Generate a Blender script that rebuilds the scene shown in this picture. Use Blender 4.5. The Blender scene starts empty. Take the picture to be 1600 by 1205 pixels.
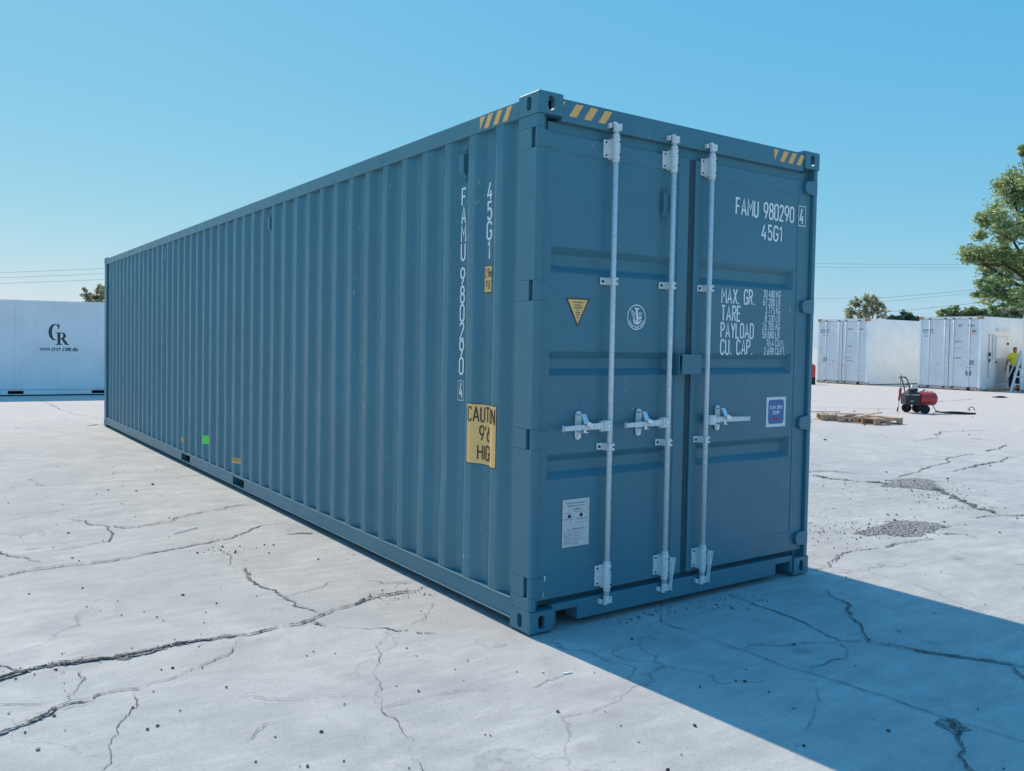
import bpy, bmesh, math, random
from mathutils import Vector, Matrix, Euler
R_ = math.radians
rng = random.Random(7)
scene = bpy.context.scene
COL = scene.collection

# ------------------------------------------------------------------ camera
CAM_LOC = (-2.71315, -3.52780, 1.56571)
CAM_ROT = (1.54026522, -0.01716758, -0.59482254)
FPX = 1312.87                                  # focal length in pixels of the 1600 px wide photograph
cam_d = bpy.data.cameras.new('camera'); cam = bpy.data.objects.new('camera', cam_d); COL.objects.link(cam)
cam.location = CAM_LOC; cam.rotation_euler = CAM_ROT
cam_d.sensor_fit = 'HORIZONTAL'; cam_d.sensor_width = 36.0; cam_d.lens = FPX / 1600 * 36.0
cam_d.shift_x = 44.457 / 1600; cam_d.shift_y = -28.06 / 1600
cam_d.clip_start = 0.05; cam_d.clip_end = 4000
scene.camera = cam

# ------------------------------------------------------------------ sun, sky, exposure
SUN_EL, SUN_AZ = 50.0, -3.8                    # azimuth measured from +Y towards +X
sd = Vector((math.sin(R_(SUN_AZ)) * math.cos(R_(SUN_EL)), math.cos(R_(SUN_AZ)) * math.cos(R_(SUN_EL)), math.sin(R_(SUN_EL))))
world = bpy.data.worlds.new('World'); scene.world = world; world.use_nodes = True
wn = world.node_tree; wn.nodes.clear()
sky = wn.nodes.new('ShaderNodeTexSky'); sky.sky_type = 'NISHITA'; sky.sun_disc = False
sky.sun_elevation = R_(SUN_EL); sky.sun_rotation = R_(SUN_AZ)
sky.air_density = 1.0; sky.dust_density = 0.3; sky.ozone_density = 3.0
# the photograph's colour response: deep cyan-blue sky whose blue hardly falls off towards the zenith
sep = wn.nodes.new('ShaderNodeSeparateColor'); com = wn.nodes.new('ShaderNodeCombineColor')
wn.links.new(sky.outputs[0], sep.inputs[0])
for ch, (gain, power) in enumerate(((0.75, 1.0), (0.78, 0.42), (0.83, 0.10))):
    nodes_ = [wn.nodes.new('ShaderNodeMath') for _ in range(3)]
    for nd, op, val in zip(nodes_, ('MULTIPLY', 'POWER', 'MULTIPLY'), (0.1, power, gain * 10)):
        nd.operation = op; nd.inputs[1].default_value = val
    wn.links.new(sep.outputs[ch], nodes_[0].inputs[0]); wn.links.new(nodes_[0].outputs[0], nodes_[1].inputs[0])
    wn.links.new(nodes_[1].outputs[0], nodes_[2].inputs[0]); wn.links.new(nodes_[2].outputs[0], com.inputs[ch])
bg = wn.nodes.new('ShaderNodeBackground'); bg.inputs[1].default_value = 0.1
wo = wn.nodes.new('ShaderNodeOutputWorld')
wn.links.new(com.outputs[0], bg.inputs[0]); wn.links.new(bg.outputs[0], wo.inputs[0])
sun_d = bpy.data.lights.new('sun', 'SUN'); sun = bpy.data.objects.new('sun', sun_d); COL.objects.link(sun)
sun_d.energy = 3.8; sun_d.angle = R_(0.53); sun_d.color = (1.0, 0.84, 0.63)
sun.rotation_euler = sd.to_track_quat('Z', 'Y').to_euler(); sun.location = sd * 60
vs = scene.view_settings
vs.view_transform = 'Standard'; vs.look = 'None'; vs.gamma = 1.0; vs.exposure = 0.0; vs.use_curve_mapping = False

# ------------------------------------------------------------------ pixel -> world helper (measuring only)
CM = Euler(CAM_ROT).to_matrix(); CL = Vector(CAM_LOC)
def ray(u, v): return CM @ Vector(((u - 755.543) / FPX, (574.44 - v) / FPX, -1.0))
def gp(u, v, z=0.0):
    d = ray(u, v); t = (z - CL.z) / d.z; p = CL + d * t
    return (p.x, p.y)
def dp(u, v, depth):                            # point on the pixel's ray at a depth
    return CL + ray(u, v) * depth

# ------------------------------------------------------------------ materials
def nodes(name):
    m = bpy.data.materials.new(name); m.use_nodes = True
    nt = m.node_tree; b = nt.nodes['Principled BSDF']
    return m, nt, b
class N:
    def __init__(s, nt): s.nt = nt
    def new(s, t, **k):
        n = s.nt.nodes.new(t)
        for a, v in k.items(): setattr(n, a, v)
        return n
    def link(s, a, b): s.nt.links.new(a, b)
    def coord(s, scale=(1, 1, 1), out='Object', rot=(0, 0, 0)):
        if out == 'World':
            g = s.new('ShaderNodeNewGeometry'); src = g.outputs['Position']
        else:
            t = s.new('ShaderNodeTexCoord'); src = t.outputs[out]
        mp = s.new('ShaderNodeMapping'); mp.inputs['Scale'].default_value = scale; mp.inputs['Rotation'].default_value = rot
        s.link(src, mp.inputs[0]); return mp.outputs[0]
    def noise(s, vec, scale, detail=4, rough=.55, dist=0):
        n = s.new('ShaderNodeTexNoise'); s.link(vec, n.inputs['Vector'])
        n.inputs['Scale'].default_value = scale; n.inputs['Detail'].default_value = detail
        n.inputs['Roughness'].default_value = rough; n.inputs['Distortion'].default_value = dist
        return n.outputs['Fac']
    def voro(s, vec, scale, feature='F1', out='Distance', rnd=1):
        n = s.new('ShaderNodeTexVoronoi', feature=feature); s.link(vec, n.inputs['Vector'])
        n.inputs['Scale'].default_value = scale; n.inputs['Randomness'].default_value = rnd
        return n.outputs[out]
    def ramp(s, fac, stops, interp='LINEAR'):
        n = s.new('ShaderNodeValToRGB'); n.color_ramp.interpolation = interp
        e = n.color_ramp.elements
        while len(e) < len(stops): e.new(0.5)
        for i, (p, c) in enumerate(stops):
            e[i].position = p; e[i].color = (c, c, c, 1) if isinstance(c, (int, float)) else (*c[:3], 1)
        s.link(fac, n.inputs[0]); return n.outputs[0]
    def mix(s, fac, a, b, mode='MIX'):
        n = s.new('ShaderNodeMix', data_type='RGBA', blend_type=mode)
        for i, v in ((0, fac), (6, a), (7, b)):
            sock = n.inputs[i]
            if hasattr(v, 'links'): s.link(v, sock)
            elif isinstance(v, (int, float)): sock.default_value = v if i == 0 else (v, v, v, 1)
            else: sock.default_value = (*v[:3], 1)
        return n.outputs[2]
    def math(s, op, a, b=0.0):
        n = s.new('ShaderNodeMath', operation=op)
        for sock, v in ((n.inputs[0], a), (n.inputs[1], b)):
            if hasattr(v, 'links'): s.link(v, sock)
            else: sock.default_value = v
        return n.outputs[0]
    def bump(s, h, strength, dist, prev=None):
        n = s.new('ShaderNodeBump'); n.inputs['Strength'].default_value = strength; n.inputs['Distance'].default_value = dist
        s.link(h, n.inputs['Height'])
        if prev is not None: s.link(prev, n.inputs['Normal'])
        return n.outputs[0]

def paint(name, col, rough=.40, dirt=.25, dirtcol=(.25, .24, .22), wave=.5, chips=0.0, chipcol=(.6, .65, .68), spec=.5, rust=0.0, streak=.0):
    m, nt, b = nodes(name); n = N(nt)
    w = n.coord(out='World')
    big = n.noise(w, 1.3, 5, .6)
    c = n.mix(n.ramp(big, [(.3, 0.0), (.75, 1.0)]), [x * .93 for x in col], [min(1, x * 1.07) for x in col])
    fine = n.noise(w, 55, 4, .65)
    d = n.math('MULTIPLY', n.ramp(fine, [(.5, 0), (.8, 1)]), dirt)
    c = n.mix(d, c, dirtcol)
    if streak:
        sv = n.coord((9, 9, .35), out='World')
        c = n.mix(n.math('MULTIPLY', n.ramp(n.noise(sv, 2.2, 5, .6), [(.52, 0), (.8, 1)]), streak), c, dirtcol)
    if chips:
        ch = n.noise(n.coord((1, 1, .45), out='World'), 38, 3, .7)
        ar = n.noise(w, 2.1, 3, .5)
        k = n.math('MULTIPLY', n.ramp(ch, [(.67, 0), (.72, 1)]), n.math('MULTIPLY', n.ramp(ar, [(.50, 0), (.66, 1)]), chips))
        c = n.mix(k, c, chipcol)
    if rust:
        rr = n.noise(w, 9, 5, .7)
        c = n.mix(n.ramp(rr, [(.62 - rust * .25, 0), (.72 - rust * .2, 1)]), c, (.50, .20, .08))
    nt.links.new(c, b.inputs['Base Color'])
    ro = n.ramp(n.noise(w, 7, 4, .6), [(.25, max(.05, rough - .08)), (.8, rough + .12)])
    nt.links.new(ro, b.inputs['Roughness']); b.inputs['Specular IOR Level'].default_value = spec
    bn = n.bump(n.noise(n.coord((1, 1, .6), out='World'), 3.2, 2, .5), wave, .012)
    bn = n.bump(n.noise(w, 190, 2, .5), .12, .0015, bn)
    nt.links.new(bn, b.inputs['Normal'])
    return m
def plain(name, col, rough=.6, metal=0.0, var=.12, scale=20, bump=.15, spec=.5):
    m, nt, b = nodes(name); n = N(nt); w = n.coord(out='World')
    f = n.noise(w, scale, 5, .6)
    nt.links.new(n.mix(n.ramp(f, [(.3, 0), (.7, 1)]), [x * (1 - var) for x in col], [min(1, x * (1 + var)) for x in col]), b.inputs['Base Color'])
    b.inputs['Roughness'].default_value = rough; b.inputs['Metallic'].default_value = metal
    b.inputs['Specular IOR Level'].default_value = spec
    if bump: nt.links.new(n.bump(n.noise(w, scale * 3, 4, .6), bump, .004), b.inputs['Normal'])
    return m

M = {}
M['steel'] = paint('container_blue_grey_paint', (.060, .200, .264), .40, .20, (.17, .22, .24), .5, .9, (.42, .50, .52), .5, streak=.10)
M['gasket'] = plain('black_rubber_gasket', (.045, .085, .105), .75, 0, .2, 40, .1, .3)
M['galv'] = plain('galvanised_steel', (.74, .77, .77), .36, .05, .16, 60, .1)
M['galv2'] = plain('zinc_plated_steel', (.75, .80, .84), .28, .5, .15, 40, .1)
M['white_ink'] = plain('white_stencil_paint', (.90, .92, .92), .55, 0, .06, 80, 0)
M['black_ink'] = plain('black_print', (.035, .032, .03), .6, 0, .1, 60, 0)
M['brown_ink'] = plain('brown_black_border', (.085, .06, .05), .6, 0, .1, 60, 0)
M['orange'] = plain('orange_vinyl', (1.0, .57, .20), .5, 0, .05, 40, .03)
M['stripe'] = plain('hazard_yellow_vinyl', (.98, .50, .15), .5, 0, .06, 40, .03)
M['green'] = plain('fluorescent_green_sticker', (.12, .85, .10), .5, 0, .06, 40, .03)
M['plate'] = plain('aluminium_data_plate', (.66, .64, .64), .45, .25, .12, 50, .1)
M['sticker_white'] = plain('white_vinyl', (.80, .80, .80), .45, 0, .03, 40, 0)
M['sticker_blue'] = plain('blue_vinyl', (.05, .16, .38), .4, 0, .05, 40, 0)
M['sticker_red'] = plain('red_print', (.62, .05, .10), .5, 0, .05, 40, 0)
M['dark'] = plain('dark_cavity_steel', (.03, .038, .042), .8, 0, .2, 20, .1, .2)
M['wood_floor'] = plain('plywood_floor', (.18, .12, .08), .7)
M['white_panel'] = paint('white_reefer_paint', (.92, .92, .91), .42, .10, (.5, .46, .4), .35, .0, rust=.0, streak=.10)
M['grey_door'] = paint('shade_toned_door_paint', (.78, .80, .84), .45, .22, (.40, .36, .34), .35, .6, (.30, .22, .18), rust=.04, streak=.16)  # greyer and bluer than the sides: the doors' shade put into the paint colour
M['cr_panel'] = paint('weathered_white_panel_paint', (.82, .84, .86), .42, .18, (.45, .45, .45), .5, .0, streak=.22)
M['rust'] = paint('rusty_white_paint', (.70, .52, .40), .6, .4, (.5, .22, .08), .3, 0, rust=1.05)
M['white_metal'] = paint('white_painted_bar', (.78, .79, .80), .4, .2, (.45, .4, .36), .2, .3, (.3, .2, .15))
M['dirty_sill'] = paint('dirty_pinkish_sill', (.52, .45, .42), .6, .4, (.25, .2, .18), .2, 0, rust=.12)
M['grey_mark'] = plain('faded_grey_print', (.26, .29, .33), .6, 0, .25, 50, 0)
M['pink_mark'] = plain('faded_red_print', (.55, .16, .22), .6, 0, .25, 50, 0)
M['wood'] = None
M['red'] = paint('red_tank_paint', (.50, .045, .05), .35, .25, (.4, .25, .2), .2, .4, (.5, .4, .36))
M['black'] = plain('black_plastic', (.02, .022, .026), .5, 0, .2, 30, .1)
M['rubber'] = plain('black_tyre_rubber', (.022, .022, .024), .8, 0, .25, 40, .2, .3)
M['skin'] = plain('skin', (.30, .16, .11), .55, 0, .06, 20, 0)
M['hair'] = plain('short_grey_hair', (.10, .085, .08), .7, 0, .2, 80, .2)
M['hivis'] = plain('yellow_work_shirt', (.72, .66, .05), .8, 0, .10, 12, .35, .2)
M['navy'] = plain('navy_trousers', (.018, .03, .055), .85, 0, .2, 14, .4, .2)
M['boot'] = plain('brown_boot', (.06, .04, .03), .7, 0, .2, 30, .2)
M['alu'] = plain('ladder_aluminium', (.62, .66, .68), .4, .25, .1, 30, .1)
M['pipe'] = plain('black_pipe', (.015, .015, .016), .6, 0, .2, 30, .1)
M['wire'] = plain('dark_cable', (.16, .20, .22), .7, 0, .1, 30, 0)
M['red_plastic'] = plain('red_plastic_drum', (.55, .05, .04), .45, 0, .1, 20, .1)

def wood_mat(name, c1, c2):
    m, nt, b = nodes(name); n = N(nt); w = n.coord((1, 1, 1), out='World')
    f = n.noise(n.coord((3, 22, 22), out='Object'), 3, 6, .65, .6); g = n.noise(w, 6, 3, .5)
    c = n.mix(n.ramp(f, [(.3, 0), (.7, 1)]), c1, c2); c = n.mix(n.math('MULTIPLY', g, .35), c, (.3, .25, .2))
    nt.links.new(c, b.inputs['Base Color']); b.inputs['Roughness'].default_value = .8
    nt.links.new(n.bump(f, .4, .003), b.inputs['Normal']); return m
M['wood'] = wood_mat('pine_pallet_wood', (.46, .27, .16), (.64, .43, .28))
M['wood_new'] = wood_mat('pale_split_wood', (.62, .46, .33), (.76, .60, .46))

def ground_mat():
    m, nt, b = nodes('old_concrete'); n = N(nt); w = n.coord(out='World')
    base = n.mix(n.ramp(n.noise(w, .33, 6, .62), [(.3, 0), (.72, 1)]), (.475, .48, .485), (.615, .612, .605))
    c = n.mix(n.ramp(n.noise(w, 1.9, 8, .72, .6), [(.38, 0), (.62, 1)]), n.mix(.75, base, (.40, .41, .42)), base)
    # brushed, slightly streaky finish
    st = n.noise(n.coord((2.2, 9, 1), out='World', rot=(0, 0, .5)), 1.1, 6, .66)
    c = n.mix(n.math('MULTIPLY', n.ramp(st, [(.48, 0), (.66, 1)]), .45), c, (.38, .39, .40))
    c = n.mix(n.math('MULTIPLY', n.ramp(st, [(.30, 1), (.45, 0)]), .45), c, (.68, .675, .665))
    # fine speckle and aggregate
    sp = n.noise(w, 90, 3, .7)
    c = n.mix(n.math('MULTIPLY', n.ramp(sp, [(.56, 0), (.68, 1)]), .45), c, (.24, .245, .25))
    c = n.mix(n.math('MULTIPLY', n.ramp(sp, [(.28, 1), (.38, 0)]), .3), c, (.66, .65, .64))
    pk = n.voro(n.coord(out='World'), 26); pkm = n.noise(w, 3.1, 3, .6)
    c = n.mix(n.math('MULTIPLY', n.ramp(pk, [(.07, 1), (.13, 0)]), n.ramp(pkm, [(.52, 0), (.66, .7)])), c, (.17, .175, .185))
    # oil spots, sparse and round-edged
    ov = n.voro(n.coord((1, 1.3, 1), out='World'), 1.7); on = n.noise(w, 7, 4, .6)
    od = n.math('ADD', ov, n.math('MULTIPLY', on, .16))
    gate = n.ramp(n.noise(w, .75, 2, .5), [(.40, 0), (.55, 1)])
    c = n.mix(n.math('MULTIPLY', n.ramp(od, [(.14, 1), (.21, 0)]), n.math('MULTIPLY', gate, .42)), c, (.20, .20, .205))
    # pinkish dust farther out in the yard
    dv = n.new('ShaderNodeVectorMath', operation='LENGTH'); nt.links.new(n.coord((1, 1, 0), out='World'), dv.inputs[0])
    far = n.math('ADD', n.math('MULTIPLY', dv.outputs['Value'], .04), n.math('MULTIPLY', n.noise(w, .25, 4, .6), .5))
    c = n.mix(n.math('MULTIPLY', n.ramp(far, [(.55, 0), (1.0, 1)]), .75), c, (.68, .60, .56))
    # hairline map cracking
    vd = n.coord((.9, .9, .9), out='World'); wob = n.new('ShaderNodeVectorMath', operation='ADD')
    nz = n.new('ShaderNodeTexNoise'); nt.links.new(vd, nz.inputs['Vector']); nz.inputs['Scale'].default_value = 3.0; nz.inputs['Detail'].default_value = 6
    sc = n.new('ShaderNodeVectorMath', operation='SCALE'); nt.links.new(nz.outputs['Color'], sc.inputs[0]); sc.inputs['Scale'].default_value = .55
    nt.links.new(vd, wob.inputs[0]); nt.links.new(sc.outputs[0], wob.inputs[1])
    hc = n.voro(wob.outputs[0], .62, 'DISTANCE_TO_EDGE')
    hg = n.ramp(n.noise(w, .55, 3, .6), [(.45, 0), (.62, 1)])
    hl = n.math('MULTIPLY', n.ramp(hc, [(.0015, 1), (.005, 0)]), n.math('MULTIPLY', hg, .6))
    c = n.mix(hl, c, (.16, .16, .165))
    nt.links.new(c, b.inputs['Base Color'])
    b.inputs['Roughness'].default_value = .82; b.inputs['Specular IOR Level'].default_value = .3
    bn = n.bump(n.noise(w, 2.4, 5, .6), .35, .03)
    bn = n.bump(n.noise(w, 60, 5, .7), .5, .004, bn)
    nt.links.new(bn, b.inputs['Normal']); return m
M['ground'] = ground_mat()
def crack_mat(name, c1, c2):
    m, nt, b = nodes(name); n = N(nt); w = n.coord(out='World')
    c = n.mix(n.ramp(n.noise(w, 70, 4, .7), [(.38, 0), (.66, 1)]), c1, c2)
    nt.links.new(c, b.inputs['Base Color']); b.inputs['Roughness'].default_value = .95; b.inputs['Specular IOR Level'].default_value = .1
    nt.links.new(n.bump(n.noise(w, 60, 4, .7), 1.0, .02), b.inputs['Normal']); return m
M['crack'] = crack_mat('crack_dark', (.17, .17, .175), (.40, .395, .395)); M['split'] = crack_mat('crack_split_shade', (.075, .075, .08), (.23, .225, .225))  # dark tones stand in for the shade down in the cracks
def spall_mat():
    m, nt, b = nodes('broken_concrete'); n = N(nt); w = n.coord(out='World')
    v = n.voro(w, 38, 'F1', 'Color'); d = n.voro(w, 38)
    c = n.mix(n.ramp(n.math('MULTIPLY', v, 1.0), [(.25, 0), (.8, 1)]), (.33, .33, .335), (.54, .53, .53))
    c = n.mix(n.ramp(d, [(.40, 0), (.8, .7)]), c, (.15, .15, .155))
    nt.links.new(c, b.inputs['Base Color']); b.inputs['Roughness'].default_value = .95; b.inputs['Specular IOR Level'].default_value = .1
    nt.links.new(n.bump(d, 1.0, -.03), b.inputs['Normal']); return m
M['spall'] = spall_mat()
def island_mat(name, stops, rough=.7, trans=.0):
    m, nt, b = nodes(name); n = N(nt)
    g = n.new('ShaderNodeNewGeometry')
    c = n.ramp(g.outputs['Random Per Island'], stops)
    nt.links.new(c, b.inputs['Base Color']); b.inputs['Roughness'].default_value = rough; b.inputs['Specular IOR Level'].default_value = .25
    if trans:
        t = n.new('ShaderNodeBsdfTranslucent'); nt.links.new(c, t.inputs[0])
        mx = n.new('ShaderNodeMixShader'); mx.inputs[0].default_value = trans
        nt.links.new(b.outputs[0], mx.inputs[1]); nt.links.new(t.outputs[0], mx.inputs[2])
        nt.links.new(mx.outputs[0], nt.nodes['Material Output'].inputs[0])
    return m
M['stone'] = island_mat('loose_stone', [(0, (.035, .035, .04)), (.55, (.10, .10, .105)), (.8, (.3, .3, .3)), (1, (.6, .6, .6))], .9)
M['leaf_big'] = island_mat('olive_green_leaves', [(0, (.18, .30, .15)), (.5, (.38, .50, .25)), (.85, (.55, .60, .33)), (1, (.66, .60, .40))], .5, .65)
M['leaf_pale'] = island_mat('pale_olive_leaves', [(0, (.26, .32, .20)), (.5, (.46, .48, .32)), (1, (.66, .58, .44))], .5, .6)
M['leaf_dark'] = island_mat('dark_far_leaves', [(0, (.05, .10, .08)), (.6, (.09, .16, .12)), (1, (.13, .20, .14))], .7, .4)
M['leaf_hedge'] = island_mat('hedge_leaves', [(0, (.14, .24, .11)), (.6, (.32, .42, .19)), (1, (.54, .54, .28))], .5, .6)
M['bark'] = plain('bark', (.10, .075, .055), .9, 0, .3, 8, .6, .2)

# ------------------------------------------------------------------ mesh helpers
class MB:
    def __init__(s): s.v = []; s.f = []
    def face(s, pts):
        i = len(s.v); s.v += [tuple(p) for p in pts]; s.f.append(tuple(range(i, i + len(pts))))
    def box(s, x0, x1, y0, y1, z0, z1):
        i = len(s.v)
        s.v += [(x0, y0, z0), (x1, y0, z0), (x1, y1, z0), (x0, y1, z0), (x0, y0, z1), (x1, y0, z1), (x1, y1, z1), (x0, y1, z1)]
        s.f += [tuple(i + k for k in q) for q in ((0, 3, 2, 1), (4, 5, 6, 7), (0, 1, 5, 4), (1, 2, 6, 5), (2, 3, 7, 6), (3, 0, 4, 7))]
        return s
    def obox(s, p, q, w, h, up=(0, 0, 1)):          # bar from p to q, w wide, h high
        p = Vector(p); q = Vector(q); d = (q - p).normalized(); u = Vector(up)
        if abs(d.dot(u)) > .99: u = Vector((0, 1, 0))
        a = d.cross(u).normalized() * (w / 2); b = a.cross(d).normalized() * (h / 2)
        i = len(s.v)
        for e in (p, q):
            s.v += [tuple(e - a - b), tuple(e + a - b), tuple(e + a + b), tuple(e - a + b)]
        s.f += [tuple(i + k for k in t) for t in ((0, 1, 2, 3), (7, 6, 5, 4), (0, 4, 5, 1), (1, 5, 6, 2), (2, 6, 7, 3), (3, 7, 4, 0))]
        return s
    def prism(s, poly, axis, a, b):                 # poly of 2-D points extruded along axis
        def P(p, t):
            if axis == 'z': return (p[0], p[1], t)
            if axis == 'y': return (p[0], t, p[1])
            return (t, p[0], p[1])
        n = len(poly); i = len(s.v)
        s.v += [P(p, a) for p in poly] + [P(p, b) for p in poly]
        s.f.append(tuple(i + k for k in reversed(range(n)))); s.f.append(tuple(i + n + k for k in range(n)))
        for k in range(n):
            l = (k + 1) % n; s.f.append((i + k, i + l, i + n + l, i + n + k))
        return s
    def tube(s, pts, r, n=10, cap=True):
        pts = [Vector(p) for p in pts]; rs = r if isinstance(r, (list, tuple)) else [r] * len(pts)
        rings = []; prev = None
        for k, p in enumerate(pts):
            d = (pts[min(k + 1, len(pts) - 1)] - pts[max(k - 1, 0)])
            d = d.normalized() if d.length > 1e-9 else Vector((0, 0, 1))
            if prev is None:
                a = d.cross(Vector((0, 0, 1)))
                if a.length < .05: a = d.cross(Vector((1, 0, 0)))
                a.normalize()
            else:
                a = prev - d * prev.dot(d); a.normalize()
            prev = a; b = d.cross(a); i = len(s.v)
            for j in range(n):
                t = 2 * math.pi * j / n; s.v.append(tuple(p + (a * math.cos(t) + b * math.sin(t)) * rs[k]))
            rings.append(i)
        for k in range(len(rings) - 1):
            for j in range(n):
                l = (j + 1) % n; s.f.append((rings[k] + j, rings[k] + l, rings[k + 1] + l, rings[k + 1] + j))
        if cap:
            s.f.append(tuple(rings[0] + j for j in reversed(range(n)))); s.f.append(tuple(rings[-1] + j for j in range(n)))
        return s
    def mesh(s, name):
        me = bpy.data.meshes.new(name); me.from_pydata(s.v, [], s.f); me.update(); return me

def link(name, data, parent=None, loc=None):
    o = bpy.data.objects.new(name, data); COL.objects.link(o)
    if parent is not None: o.parent = parent
    if loc is not None: o.location = loc
    return o
def obj(name, mb, mat, parent=None, bevel=0, smooth=False, seg=2):
    me = mb.mesh(name) if isinstance(mb, MB) else mb
    if mat is not None: me.materials.append(M[mat])
    if smooth:
        me.polygons.foreach_set('use_smooth', [True] * len(me.polygons))
    o = link(name, me, parent)
    if bevel:
        b = o.modifiers.new('bevel', 'BEVEL'); b.width = bevel; b.segments = seg; b.limit_method = 'ANGLE'; b.angle_limit = R_(40)
        b.harden_normals = False
    return o
def obj_split(name, mb, mat, parent=None, bevel=0, smooth=False):
    """one object for every separate shell of the builder"""
    par = list(range(len(mb.v)))
    def find(i):
        while par[i] != i: par[i] = par[par[i]]; i = par[i]
        return i
    for f in mb.f:
        for k in f[1:]: par[find(k)] = find(f[0])
    grp = {}
    for f in mb.f: grp.setdefault(find(f[0]), []).append(f)
    res = []
    for fs in grp.values():
        m2 = MB(); mp = {}
        for f in fs:
            for k in f:
                if k not in mp: mp[k] = len(m2.v); m2.v.append(mb.v[k])
            m2.f.append(tuple(mp[k] for k in f))
        res.append(obj(name, m2, mat, parent, bevel, smooth))
    return res
def tag(o, label, cat, group=None):
    o['label'] = label; o['category'] = cat
    if group: o['group'] = group
    return o
def thing(name, label, cat, loc=(0, 0, 0), rotz=0, group=None):
    o = link(name, None); o.location = loc; o.rotation_euler = (0, 0, rotz); return tag(o, label, cat, group)

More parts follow.
